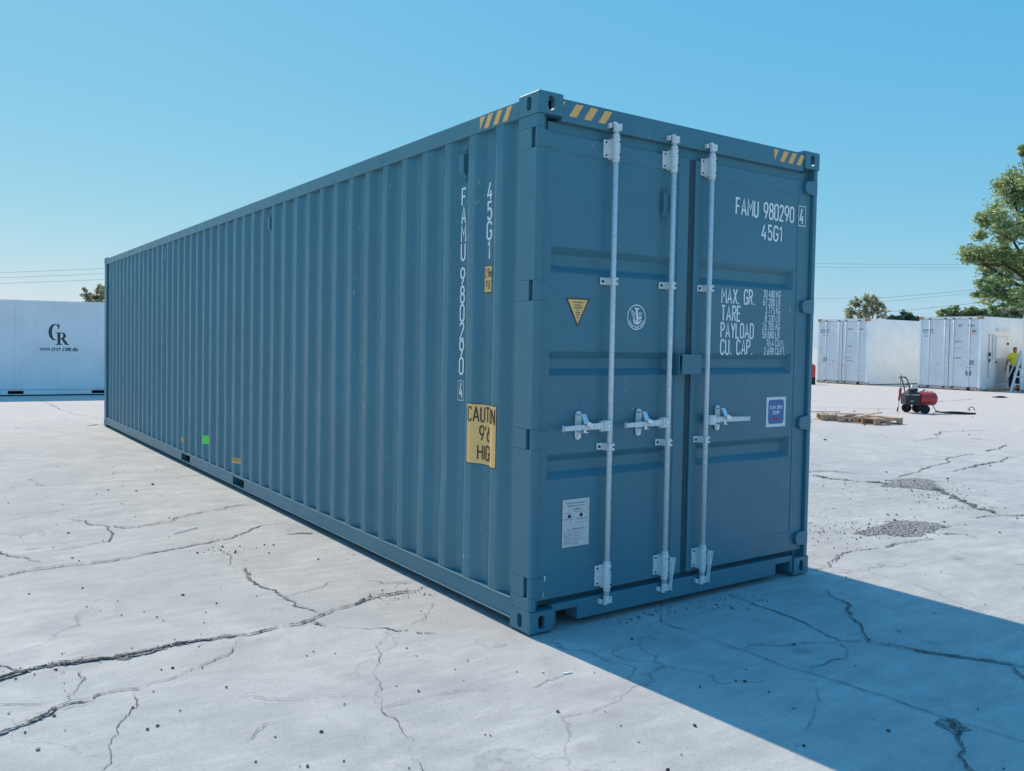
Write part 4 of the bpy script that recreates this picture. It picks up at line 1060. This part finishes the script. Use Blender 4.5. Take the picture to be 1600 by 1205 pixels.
m1 = [('t', .06, .23, 2.30, 2.40), ('t', .06, .23, 2.22, 2.29), ('t', .11, .21, 2.12, 2.17), ('t', .60, .69, 2.36, 2.44), ('t', .80, .90, 2.36, 2.44), ('t', .81, .92, 2.18, 2.22), ('b', .13, .20, .93, 1.16), ('p', .575, .70, 1.13, 1.18), ('t', .60, .68, 1.00, 1.06), ('t', .60, .69, 1.62, 1.68)]
m2 = [('t', .06, .23, 2.30, 2.40), ('t', .07, .24, 2.22, 2.28), ('t', .09, .19, 2.09, 2.14), ('t', .64, .69, 2.48, 2.58), ('t', .79, .88, 2.48, 2.58), ('g', .77, .93, 2.18, 2.42), ('r', .86, .905, 2.28, 2.34), ('p', .575, .70, 1.23, 1.29), ('t', .59, .70, 1.62, 1.66), ('t', .59, .70, 1.87, 1.93), ('t', .83, .90, .98, 1.20), ('t', .77, .86, .87, .92), ('b', .77, .86, .58, .78)]
reefer('white refrigerated container beside the dark one, dark square on its pale doors, plain side', 31.0, 17.0, 2.86, 12.19, 3, m1)
reefer('white refrigerated container with a small personnel door in its sunny side', 31.3, 12.55, 2.90, 12.19, 5, m2, True)
reefer('white container cut off by the right edge behind the ladder', 32.1, 9.02, 2.96, 12.19, 8, [])

# container with the CR logo, farther back on the left
t = thing('white_container', 'pale white container with big CR logo behind the dark one on the left', 'container', (.33, 20.53, -.004), R_(-6.6))
W, L, H = 2.438, 6.058, 2.445                     # length along local X, shown side at local y=0
for xx, fx in ((-L / 2, 1), (L / 2, -1)):
    for yy, fy in ((0, 1), (W, -1)):
        casting(t, CASTW, xx, yy, 0, fx, fy, 1); casting(t, CASTW, xx, yy, H, fx, fy, -1)
        obj('corner_post', MB().box(min(xx + fx * .004, xx + fx * .14), max(xx + fx * .004, xx + fx * .14), min(yy + fy * .004, yy + fy * .14), max(yy + fy * .004, yy + fy * .14), .118, H - .118), 'cr_panel', t, .006)
cx_ = [-L / 2 + .14 + k * .9630 for k in range(7)]
for k in range(6):
    obj('side_panel', MB().box(cx_[k] + .0007, cx_[k + 1] - .0007, .014, .05, .158, H - .092), 'cr_panel', t, .002)
obj('side_panel', MB().box(-L / 2 + .14, L / 2 - .14, W - .05, W - .014, .158, H - .092), 'cr_panel', t)
for s in (-1, 1): obj('end_panel', MB().box(*sorted((s * (L / 2 - .05), s * (L / 2 - .014))), .14, W - .14, .12, H - .12), 'cr_panel', t)
obj('roof_panel', MB().box(-L / 2 + .03, L / 2 - .03, .03, W - .03, H - .06, H - .02), 'cr_panel', t)
obj('floor', MB().box(-L / 2 + .1, L / 2 - .1, .1, W - .1, .125, .155), 'dark', t)
br = MB(); pk = [(-1.115, -.765), (.80, 1.15)]; e = [-L / 2 + .165] + [v for p in pk for v in p] + [L / 2 - .165]
for k in range(0, len(e), 2): br.box(e[k], e[k + 1], .004, .06, .03, .150)
for p in pk: br.box(p[0], p[1], .0045, .06, .128, .1495).box(p[0], p[1], .0046, .06, .03, .048)
obj('bottom_rail', br, 'cr_panel', t, .004)
obj('bottom_rail', MB().box(-L / 2 + .165, L / 2 - .165, W - .06, W - .004, .03, .15), 'cr_panel', t)
for yy in (.004, W - .066): obj('top_rail', MB().box(-L / 2 + .165, L / 2 - .165, yy, yy + .062, H - .091, H - .012), 'cr_panel', t, .006)
M['logo'] = plain('navy_logo_paint', (.03, .05, .07), .5, 0, .15, 20, 0)
# serif letters C and R, drawn as filled outlines
lx, lz = -.20, 1.36                                  # logo anchor: left bottom of the C, local coordinates
b = MB(); S = .27
def band(outer, inner, y):
    n = len(outer); i = len(b.v)
    for o_, q in zip(outer, inner): b.v += [(lx + o_[0] * S, y, lz + o_[1] * S), (lx + q[0] * S, y, lz + q[1] * S)]
    for k in range(n - 1): b.f.append((i + 2 * k, i + 2 * k + 1, i + 2 * k + 3, i + 2 * k + 2))
def rect(x0, x1, z0, z1, y): b.face([(lx + x0 * S, y, lz + z0 * S), (lx + x1 * S, y, lz + z0 * S), (lx + x1 * S, y, lz + z1 * S), (lx + x0 * S, y, lz + z1 * S)])
band(A_(.5, 1.0, .52, .78, 62, 285, 30), A_(.56, 1.0, .29, .69, 66, 283, 30), .0120)
rect(.80, .90, 1.28, 1.80, .0116); b.face([(lx + S * p[0], .0112, lz + S * p[1]) for p in ((.66, 1.66), (.81, 1.42), (.81, 1.62), (.72, 1.75))])
ox = .62                                            # R
rect(ox + .12, ox + .36, -.20, .98, .0104); rect(ox - .04, ox + .52, -.20, -.12, .0100); rect(ox - .04, ox + .44, .90, .98, .0096)
band([(ox + .36, .98)] + A_(ox + .50, .68, .34, .30, 90, -90, 14) + [(ox + .34, .38)], [(ox + .36, .89)] + A_(ox + .47, .68, .13, .22, 90, -90, 14) + [(ox + .34, .46)], .0092)
b.face([(lx + S * p[0], .0088, lz + S * p[1]) for p in ((ox + .40, .42), (ox + .66, .42), (ox + 1.02, -.12), (ox + 1.02, -.20), (ox + .80, -.20))]); rect(ox + .78, ox + 1.12, -.20, -.12, .0084)
obj('cr_logo', b, 'logo', t)
b = MB(); text(b, 'www.crcr.com.au', -.40, 1.150, .115, .019, lambda x, z, l: (x, .0115 - l, z), width=.86, gap=.22); obj('web_address', b, 'logo', t)

# ==================================================================== YARD OBJECTS
# wheeled air compressor (local x = to the right as seen, y = away)
cmp_ = thing('air_compressor', 'red wheeled air compressor with black engine box out on the concrete', 'compressor', (*gp(1435, 645), gz(*gp(1435, 645))), R_(-38)); cmp_.scale = (.92, .92, .90)
tk = MB(); n = 18
secs = [(-.02, .02), (-.02, .16), (0.0, .185), (.36, .185), (.41, .165), (.445, .11), (.46, .02)]
pts = [(.0 + a, 0, .40) for a, r_ in secs]; tk.tube(pts, [r_ for a, r_ in secs], n); obj('tank', tk, 'red', cmp_, 0, True)
obj('tank_band', MB().tube([(.09, 0, .40), (.12, 0, .40)], .190, n), 'red', cmp_)
eb = MB().prism([(-.42, .24), (-.06, .22), (-.05, .56), (-.16, .60), (-.43, .52)], 'y', -.20, .14); obj('engine_box', eb, 'black', cmp_, .015)
obj('engine_top', MB().prism([(-.36, .53), (-.08, .57), (-.10, .64), (-.24, .66)], 'y', -.12, .10).box(-.20, -.06, -.08, .08, .60, .68), 'black', cmp_, .01)
obj('box_trim', MB().box(-.43, -.06, -.204, -.2005, .50, .515).box(-.30, -.22, -.205, -.2005, .33, .345), 'galv', cmp_)
obj('air_filter', MB().tube([(-.20, -.05, .62), (-.20, -.05, .76)], [.045, .03], 12).tube([(.02, .0, .585), (.16, .02, .64)], .035, 10), 'alu', cmp_, 0, True)
obj('valve', MB().tube([(.22, 0, .58), (.22, 0, .63)], .018, 8).tube([(.34, 0, .58), (.34, 0, .62)], .014, 8).tube([(.18, 0, .61), (.36, 0, .61)], .010, 8), 'galv', cmp_)
for s in (-.20, .14):
    obj('handle', MB().tube([(-.30, s, .50), (-.34, s, .72), (-.40, s, .92), (-.44, s, .98), (-.48, s, .96)], .016, 8), 'black', cmp_, 0, True)
obj_split('handle_grip', MB().tube([(-.44, -.20, .98), (-.44, .14, .98)], .018, 8).tube([(-.36, -.20, .78), (-.36, .14, .78)], .012, 8), 'black', cmp_)
for x, y in ((.06, -.26), (-.22, .20), (.06, .22)):
    w_ = obj('wheel', MB().tube([(x, y - .005, .125), (x, y, .125), (x, y + .05, .125), (x, y + .055, .125)], [.105, .125, .125, .105], 20), 'rubber', cmp_)
    obj('wheel_rim', MB().tube([(x, y - .008, .125), (x, y + .058, .125)], .06, 14), 'dark', w_)
obj('axle', MB().tube([(.06, -.26, .125), (.06, .26, .125)], .014, 8).obox((.06, 0, .125), (.06, 0, .24), .05, .05).obox((-.22, .1, .125), (-.22, .1, .25), .04, .04).obox((-.22, .08, .125), (-.22, .22, .125), .02, .02), 'black', cmp_)
obj('stand_leg', MB().tube([(.34, -.06, .24), (.44, -.06, .03), (.36, -.06, .012)], .011, 8), 'dark', cmp_)
def ground_tube(name, label, cat, px, r, mat):
    P = [gp(*p) for p in px]; sm_ = []
    for i in range(len(P) - 1):
        p0, p1, p2, p3 = P[max(0, i - 1)], P[i], P[i + 1], P[min(len(P) - 1, i + 2)]
        for k in range(6):
            t_ = k / 6
            f = lambda a: .5 * (2 * p1[a] + (p2[a] - p0[a]) * t_ + (2 * p0[a] - 5 * p1[a] + 4 * p2[a] - p3[a]) * t_ * t_ + (3 * p1[a] - p0[a] - 3 * p2[a] + p3[a]) * t_ ** 3)
            sm_.append((f(0), f(1)))
    sm_.append(P[-1])
    o = obj(name, MB().tube([(a, c, gz(a, c) + r) for a, c in sm_], r, 8), mat, None, 0, True); return tag(o, label, cat)
ground_tube('air_hose', 'thin dark hose lying on the ground right of the red compressor', 'hose', [(1462, 643.5), (1472, 645), (1486, 644.6), (1500, 645.2), (1516, 646.5), (1524, 647), (1512, 647.6), (1490, 647), (1474, 645.6)], .018, 'rubber')
pp = gp(1402, 643); qq = gp(1406, 640)
ls = thing('red_pole', 'short red and white pole leaning on the compressor left side', 'pole', (pp[0], pp[1], gz(*pp)))
top = Vector((.16, .02, .62))
obj('pole_shaft', MB().tube([(0, 0, .0), tuple(top * .45)], .016, 8), 'sticker_white', ls); obj('pole_head', MB().tube([tuple(top * .45), tuple(top * .75)], .026, 8).tube([tuple(top * .75), tuple(top * .95)], .034, 8).tube([(.004, 0, .01), tuple(top * .18)], .022, 8), 'red', ls); obj('pole_cord', MB().tube([tuple(top * .95), (.19, .05, .80), (.24, .06, .95)], .008, 6), 'wire', ls)
# small dark scraps
def scrap(name, label, cat, px, mb, mat, rot=0):
    p = gp(*px); o = obj(name, mb, mat, None, .004); o.location = (p[0], p[1], gz(*p)); o.rotation_euler = (0, 0, rot); return tag(o, label, cat)
scrap('rubber_scrap', 'flat dark scrap lying on the concrete in front of the personnel door', 'scrap', (1562, 621), MB().prism([(-.2, -.1), (.05, -.14), (.22, -.06), (.18, .1), (-.05, .14), (-.22, .05)], 'z', .004, .03).prism([(-.08, -.05), (.12, -.06), (.10, .06), (-.06, .05)], 'z', .03, .055), 'rubber', -.6)
scrap('bent_wire', 'small bent loop of wire standing on the concrete right of the compressor', 'wire', (1518, 641.5), MB().tube([(-.07, 0, .02), (-.05, 0, .08), (0, .02, .10), (.05, 0, .08), (.07, 0, .02), (.10, .02, .02)], .011, 8).tube([(-.10, 0, .015), (-.03, .03, .015)], .012, 8), 'dark', -.6)
scrap('white_stick', 'thin white stick lying on the concrete left of the dark container', 'stick', (289.5, 829), MB().obox((-.12, 0, .010), (.12, .003, .011), .013, .010).obox((.11, .003, .010), (.135, .008, .010), .010, .008), 'white_ink', math.atan2(gp(308, 824.5)[1] - gp(271, 833.5)[1], gp(308, 824.5)[0] - gp(271, 833.5)[0]))
scrap('white_shard', 'small white shard on sunlit concrete left of the shadow edge', 'shard', (887, 1050), MB().prism([(-.03, -.004), (-.007, -.007), (.03, .001), (.02, .007), (-.014, .006)], 'z', .002, .007), 'white_ink', -.25)

# pallets
def pallet(label, px, rot, L, Wd, seed, loose):
    p = gp(*px); r = random.Random(seed)
    t = thing('wooden_pallet', label, 'pallet', (p[0], p[1], gz(*p)), rot, 'broken pallets on the concrete'); t.scale = (1, 1, 1.1)
    for y in (0, Wd / 2 - .02, Wd - .04):                # notched stringers along local x
        mb = MB().box(0, L, y, y + .04, .07, .105)
        for a, c in ((0, .16), (L * .42, L * .58), (L - .16, L)): mb.box(a, c, y + .0005, y + .0395, .018, .0699)
        obj('stringer', mb, 'wood', t, .003)
    nb = 5; bw = (L / nb) * .86
    for k in range(nb):
        x = bw / 2 + k * (L - bw) / (nb - 1)
        if k in loose: continue
        mb = MB().obox((x, -.01, .115), (x + r.uniform(-.008, .008), Wd + .01 - r.choice((0, 0, .2)), .115), bw, .018); obj('deck_board', mb, r.choice(('wood', 'wood_new')), t, .002)
    for k in (0, 2, 4):
        x = k * (L - .095) / 4; obj('base_board', MB().box(x, x + .095, 0.0, Wd, .001, .0175), 'wood', t, .002)
    for k in loose:
        a = r.uniform(-.4, .4); cx0 = L * r.uniform(.2, .8); cy0 = Wd * r.uniform(.3, .7); d = Vector((math.cos(a), math.sin(a), 0)) * .34
        obj('deck_board', MB().obox((cx0 - d.x, cy0 - d.y, .136 + .012 * k / nb), (cx0 + d.x, cy0 + d.y, .150 + .10 * r.random()), .094, .018), 'wood_new', t, .002)
    return t
def ang(a, b): A = gp(*a); B = gp(*b); return math.atan2(B[1] - A[1], B[0] - A[0])
pallet('low wooden pallet nearest the compressor with its notched edge facing us', (1367, 664.5), ang((1367, 664.5), (1414, 662.3)), .88, .62, 3, [2])
pallet('broken wooden pallet in the middle with loose boards on top', (1308, 659), ang((1308, 659), (1350, 661.6)), .74, .78, 4, [1, 3])
pallet('short wooden pallet piece closest to the dark container', (1283, 656.8), ang((1283, 656.8), (1306, 657.6)), .42, .60, 6, [4])

# red drum half hidden by the container edge
p = gp(1260.5, 598); t = thing('red_drum', 'red drum on dark base half hidden by the edge of the dark container', 'drum', (p[0] - 1.2, p[1] - 1.0, -.005))
obj('drum_body', MB().tube([(0, 0, .30), (0, 0, .50), (0, 0, .52), (0, 0, .55), (0, 0, .57), (0, 0, .80), (0, 0, .86), (0, 0, .88)], [.2, .2, .21, .21, .2, .2, .12, .06], 20), 'red_plastic', t); obj('drum_base', MB().tube([(0, 0, 0), (0, 0, .299)], .21, 20), 'dark', t)

# timber lying along the side of the container with the personnel door
for (x0, y0_, x1, y1_, z, lab) in ((33.7, 12.28, 37.2, 12.36, .06, 'long rough timber on the ground along the personnel door container'), (31.7, 12.36, 32.85, 12.40, .055, 'shorter pinkish timber lying beside the long rough one')):
    o = obj('timber', MB().obox((x0, y0_, z), (x1, y1_, z), .16, .11), 'wood', None, .006); tag(o, lab, 'timber')
# black pipe end
p = gp(1583, 607); t = thing('black_pipe', 'short black pipe lying behind the ladder foot', 'pipe', (p[0], p[1], 0))
dv = Vector((CL.x - p[0], CL.y - p[1], 0)).normalized()
pm = MB(); pm.tube([tuple(dv * .02 + Vector((0, 0, .17))), tuple(-dv * .7 + Vector((0, 0, .17)))], .165, 22, False); pm.tube([tuple(dv * .02 + Vector((0, 0, .17))), tuple(-dv * .7 + Vector((0, 0, .17)))], .13, 22, False)
obj('pipe_wall', pm, 'pipe', t, 0, True)
rm = MB(); sA = dv.cross(Vector((0, 0, 1)))
for k in range(22):
    q = []
    for rr_, kk in ((.13, k), (.165, k), (.165, k + 1), (.13, k + 1)):
        th = 2 * math.pi * kk / 22; q.append(tuple(dv * .0205 + Vector((0, 0, .17)) + sA * math.cos(th) * rr_ + Vector((0, 0, 1)) * math.sin(th) * rr_))
    rm.face(q)
obj('pipe_rim', rm, 'rubber', t)

# step ladder (local x = right as seen, y = away)
p = gp(1579, 613); ld = thing('step_ladder', 'white aluminium step ladder at the right edge in front of the worker', 'ladder', (p[0], p[1], 0), R_(-35))
obj('side_rail', MB().obox((0, 0, 0), (.50, .12, 1.75), .05, .075, (1, 0, 0)), 'alu', ld, .004)
obj('side_rail', MB().obox((1.10, 0, 0), (.82, .12, 1.75), .05, .075, (1, 0, 0)), 'alu', ld, .004)
for k in range(5):
    q = (k + 1) / 6; obj('step', MB().box(.50 * q + .02, 1.10 - .28 * q - .02, .12 * q - .03, .12 * q + .06, 1.75 * q - .02, 1.75 * q + .03), 'alu', ld, .004)
for x0, x1 in ((.22, .54), (1.12, .80)): obj('rear_leg', MB().obox((x0, .95, 0), (x1, .20, 1.75), .03, .05, (1, 0, 0)), 'alu', ld, .003)
obj('top_cap', MB().box(.46, .88, .06, .30, 1.74, 1.79), 'stripe', ld, .006)

# ------------------------------------------------------------------ the worker, seen from behind, walking away
def skin_obj(name, verts, edges, radii, mat, parent, root=0, sub=2):
    me = bpy.data.meshes.new(name); me.from_pydata([tuple(v) for v in verts], edges, []); me.materials.append(M[mat])
    o = link(name, me, parent); md = o.modifiers.new('skin', 'SKIN'); md.use_smooth_shade = True
    for i, r_ in enumerate(radii):
        sv = me.skin_vertices[0].data[i]; sv.radius = (r_, r_) if not isinstance(r_, tuple) else r_
        sv.use_root = (i == root)
    s_ = o.modifiers.new('sub', 'SUBSURF'); s_.levels = sub; s_.render_levels = sub
    return o
PX, PY_ = 33.15, 12.14
W1 = thing('person', 'worker in a yellow shirt and dark trousers walking behind the ladder', 'person', (PX, PY_, -.004), R_(-58))
# local: +y = walking direction (away from the camera), x = right; back faces the camera
J = dict(pel=(0, 0, .93), wai=(0, 0, 1.06), che=(0, .01, 1.26), nek=(0, .02, 1.46), hb=(0, .03, 1.54), hm=(0, .045, 1.63), ht=(0, .045, 1.71),
         ls=(-.17, .01, 1.41), le=(-.25, -.03, 1.14), lw=(-.29, .02, .90), lh=(-.30, .05, .80), rs=(.17, .01, 1.41), re=(.25, .02, 1.15), rw=(.24, .14, .96), rh=(.23, .19, .88),
         lp=(-.085, 0, .90), lk=(-.10, .12, .50), la=(-.10, -.02, .11), lf=(-.11, .12, .045), rp=(.085, 0, .90), rk=(.10, .03, .49), ra=(.11, -.20, .14), rf=(.11, -.10, .045))
names = list(J); ix = {k: i for i, k in enumerate(names)}
E_ = [('pel', 'wai'), ('wai', 'che'), ('che', 'nek'), ('nek', 'hb'), ('hb', 'hm'), ('hm', 'ht'), ('che', 'ls'), ('ls', 'le'), ('le', 'lw'), ('lw', 'lh'), ('che', 'rs'), ('rs', 're'), ('re', 'rw'), ('rw', 'rh'), ('pel', 'lp'), ('lp', 'lk'), ('lk', 'la'), ('la', 'lf'), ('pel', 'rp'), ('rp', 'rk'), ('rk', 'ra'), ('ra', 'rf')]
RD = dict(pel=.125, wai=.115, che=.13, nek=.055, hb=.062, hm=.085, ht=.062, ls=.055, le=.042, lw=.030, lh=.034, rs=.055, re=.042, rw=.030, rh=.034, lp=.085, lk=.058, la=.040, lf=.04, rp=.085, rk=.058, ra=.040, rf=.04)
skin_obj('body', [J[k] for k in names], [(ix[a], ix[b]) for a, b in E_], [RD[k] for k in names], 'skin', W1)
def sub_skin(name, keys, edges, grow, mat, over={}, extra={}):
    V_ = dict(J); V_.update(extra); i2 = {k: i for i, k in enumerate(keys)}
    skin_obj(name, [V_[k] for k in keys], [(i2[a], i2[b]) for a, b in edges], [over.get(k, RD.get(k, .05) + grow) for k in keys], mat, W1)
sub_skin('shirt', ['wai', 'hem', 'che', 'nb', 'ls', 'lse', 'rs', 'rse'], [('wai', 'hem'), ('wai', 'che'), ('che', 'nb'), ('che', 'ls'), ('ls', 'lse'), ('che', 'rs'), ('rs', 'rse')], .02, 'hivis', dict(wai=(.165, .125), hem=(.165, .125), che=(.175, .130), nb=.075, ls=.085, lse=.075, rs=.085, rse=.075), dict(hem=(0, 0, .97), nb=(0, .015, 1.45), lse=(-.225, -.018, 1.22), rse=(.225, .015, 1.22)))
sub_skin('trousers', ['pel', 'lp', 'lk', 'lc', 'rp', 'rk', 'rc'], [('pel', 'lp'), ('lp', 'lk'), ('lk', 'lc'), ('pel', 'rp'), ('rp', 'rk'), ('rk', 'rc')], .02, 'navy', dict(pel=(.155, .125), lp=.105, lk=.085, lc=.075, rp=.105, rk=.085, rc=.075), dict(lc=(-.10, .0, .12), rc=(.109, -.17, .16)))
sub_skin('hair', ['h1', 'h2', 'h3'], [('h1', 'h2'), ('h2', 'h3')], 0, 'hair', dict(h1=.060, h2=.082, h3=.055), dict(h1=(0, .012, 1.60), h2=(0, .028, 1.665), h3=(0, .045, 1.725)))
for a, f, n_ in (('la', 'lf', 'boot'), ('ra', 'rf', 'boot')): skin_obj(n_, [J[a], (J[a][0], J[a][1] - .02, .05), J[f]], [(0, 1), (1, 2)], [.055, .055, .048], 'boot', W1)
for s, hnd, wr in ((-1, 'lh', 'lw'), (1, 'rh', 'rw')):            # fingers
    h = Vector(J[hnd]); d = (h - Vector(J[wr])).normalized()
    for k in range(4):
        o_ = Vector((0, (k - 1.5) * .019, 0)); skin_obj('finger', [h + o_, h + o_ + d * .045 + Vector((-s * .006, 0, 0)), h + o_ + d * (.075 - abs(k - 1.3) * .008) + Vector((-s * .022, .004, 0))], [(0, 1), (1, 2)], [.011, .010, .008], 'skin', W1, 0, 1)
    skin_obj('thumb', [h - d * .02, h + Vector((-s * .01, .04, -.015)), h + Vector((-s * .018, .05, -.045))], [(0, 1), (1, 2)], [.012, .011, .009], 'skin', W1, 0, 1)

# ==================================================================== TREES AND BACKGROUND
def tree(name, label, cat, base, height, blobs, leaf, nleaf, lsize, seed, trunk_r, group=None, droop=0.0, trunk_top=None):
    """blobs: (x,y,z,r) offsets of foliage masses relative to the base"""
    r = random.Random(seed); t = thing(name, label, cat, base, 0, group)
    tb_ = MB(); hub = Vector((0, 0, height * .32)) if trunk_top is None else Vector(trunk_top)
    pts = [Vector((0, 0, -.2)), hub * .5 + Vector((r.gauss(0, .1), r.gauss(0, .1), 0)), hub]
    tb_.tube(pts, [trunk_r * 1.25, trunk_r, trunk_r * .8], 10)
    tips = []
    for (x, y, z, rad) in blobs:
        c = Vector((x, y, z)); mid = hub.lerp(c, .5) + Vector((r.gauss(0, .25), r.gauss(0, .25), r.gauss(0, .2))) * rad * .5
        tb_.tube([hub * .98, mid, c], [trunk_r * .5, trunk_r * .28, trunk_r * .10], 7)
        for k in range(5):
            e = c + Vector((r.gauss(0, 1), r.gauss(0, 1), r.gauss(0, .8))).normalized() * rad * r.uniform(.5, .95); tb_.tube([mid.lerp(c, .6), mid.lerp(e, .75) + Vector((0, 0, .1 * rad)), e], [trunk_r * .16, trunk_r * .09, trunk_r * .03], 5)
    obj('trunk', tb_, 'bark', t, 0, True)
    lf = MB(); tot = sum(b[3] ** 2 for b in blobs)
    for (x, y, z, rad) in blobs:
        cnt = int(nleaf * rad * rad / tot); subs = []
        for k in range(max(6, int(14 * rad ** .5))):
            d = Vector((r.gauss(0, 1), r.gauss(0, 1), r.gauss(0, .8))).normalized() * rad * r.uniform(.45, 1.0); subs.append((Vector((x, y, z)) + d, rad * r.uniform(.20, .44)))
        for k in range(cnt):
            c, sr = r.choice(subs); d = Vector((r.gauss(0, 1), r.gauss(0, 1), r.gauss(0, .75))) * sr * .55
            p_ = c + d; s = lsize * r.uniform(.6, 1.4)
            a = Vector((r.gauss(0, 1), r.gauss(0, 1), r.gauss(0, .6) - droop)).normalized(); bb = a.cross(Vector((r.gauss(0, 1), r.gauss(0, 1), r.gauss(0, 1)))).normalized()
            lf.face([p_ - a * s, p_ + bb * s * .42, p_ + a * s, p_ - bb * s * .42])
    obj('crown', lf, leaf, t); return t
def base_at(u, depth):
    p_ = dp(u, 560, depth); return (p_.x, p_.y, -.01)
def blob_at(base, u, v, depth, rpx):
    p_ = dp(u, v, depth); return (p_.x - base[0], p_.y - base[1], p_.z - base[2], rpx / FPX * depth)
# big tree at the right edge
D = 52; bs = base_at(1648, D)
spec = [(1605, 290, 0, 42), (1565, 345, -1, 30), (1545, 395, 0, 34), (1580, 410, 1, 40), (1610, 360, -1, 45), (1540, 455, 0, 26), (1575, 460, -1, 32), (1615, 450, 0, 40), (1640, 300, 0, 55), (1680, 360, 0, 60), (1660, 430, 1, 50), (1598, 236, 0, 12), (1640, 240, 0, 30), (1720, 300, 0, 50), (1720, 420, 0, 50), (1520, 402, 0, 13), (1572, 292, 0, 16)]
tree('tree', 'large leafy tree at the right edge behind the white containers', 'tree', bs, 15, [blob_at(bs, u, v, D + dd * 1.5, r_) for u, v, dd, r_ in spec], 'leaf_big', 62000, .125, 11, .38, trunk_top=(0, 0, 4.2))
D = 50; bs = base_at(1350, D)
spec = [(1332, 482, 0, 13), (1350, 473, 0, 13), (1370, 478, 0, 13), (1378, 490, 0, 9), (1325, 492, 0, 9), (1352, 490, 0, 13), (1365, 466, 0, 7), (1340, 470, 0, 7)]
tree('tree', 'small sparse olive tree behind the plain-sided white container', 'tree', bs, 5, [blob_at(bs, u, v, D, r_) for u, v, dd, r_ in spec], 'leaf_pale', 2600, .095, 12, .16, trunk_top=(0, 0, 2.6))
D = 130; bs = base_at(1412, D)
spec = [(1412, 496, 0, 9), (1400, 499, 0, 8), (1424, 499, 0, 8), (1434, 502, 0, 6), (1390, 502, 0, 5), (1412, 506, 0, 12)]
tree('tree', 'dark rounded distant treetop between the two white containers', 'tree', bs, 7, [blob_at(bs, u, v, D, r_) for u, v, dd, r_ in spec], 'leaf_dark', 5000, .30, 13, .4, trunk_top=(0, 0, 3))
for k, (u0, lab, lf_, seed) in enumerate(((1487, 'spiky low shrub over the personnel door container, leftmost of the row', 'leaf_hedge', 21), (1528, 'low shrub under the big tree, middle of the row', 'leaf_hedge', 22), (1578, 'pale bushy shrub under the big tree at the right edge', 'leaf_pale', 23))):
    D = 47; bs = base_at(u0, D); spec = [(u0 - 14 + 9 * j, 489 + (j % 2) * 4, 0, 9) for j in range(5)] + [(u0 - 10 + 10 * j, 504, 0, 13) for j in range(4)]
    tree('shrub', lab, 'shrub', bs, 4, [blob_at(bs, u, v, D, r_) for u, v, dd, r_ in spec], lf_, 5200, .12, seed, .12, 'shrubs behind the white containers', trunk_top=(0, 0, 1.2))
D = 40; bs = base_at(150, D)
spec = [(135, 463, 0, 9), (150, 462, 0, 10), (160, 452, 0, 8), (133, 452, 0, 4), (168, 460, 0, 12), (148, 476, 0, 16)]
tree('tree', 'wispy treetop peeking over the CR container', 'tree', bs, 4, [blob_at(bs, u, v, D, r_) for u, v, dd, r_ in spec], 'leaf_pale', 2600, .09, 31, .12, trunk_top=(0, 0, 2))

# overhead wires
def wire(label, u0, v0, u1, v1, depth0, depth1, sag, r_=.022, group='overhead wires'):
    a = dp(u0, v0, depth0); b_ = dp(u1, v1, depth1); pts = []
    for k in range(25):
        q = k / 24; p_ = a.lerp(b_, q); p_.z -= sag * 4 * q * (1 - q); pts.append(tuple(p_))
    o = obj('power_line', MB().tube(pts, r_ * .5, 6), 'wire', None, 0, True); return tag(o, label, 'wire', group)
wire('topmost of the three wires over the CR container', -500, 441, 420, 408, 62, 62, .15)
wire('middle one of the three wires over the CR container', -500, 449, 420, 416, 62, 62, .15)
wire('lowest of the three wires over the CR container', -500, 458, 420, 425, 62, 62, .15)
wire('highest wire right of the dark container, level', 1150, 411, 1900, 412, 70, 70, .1, .020)
wire('second highest level wire right of the dark container', 1150, 416, 1900, 418, 70, 70, .1, .018)
wire('wire passing just above the small sparse tree', 1150, 467, 1380, 465, 66, 66, .05, .018)
wire('wire rising to the right from the small sparse tree', 1372, 466, 1700, 433, 66, 66, .1, .026)
wire('thinner wire rising just under the one from the small tree', 1372, 472, 1700, 436, 68, 68, .1, .018)
wire('lowest wire rising to the right into the big tree', 1380, 488, 1700, 452, 66, 66, .1, .026)
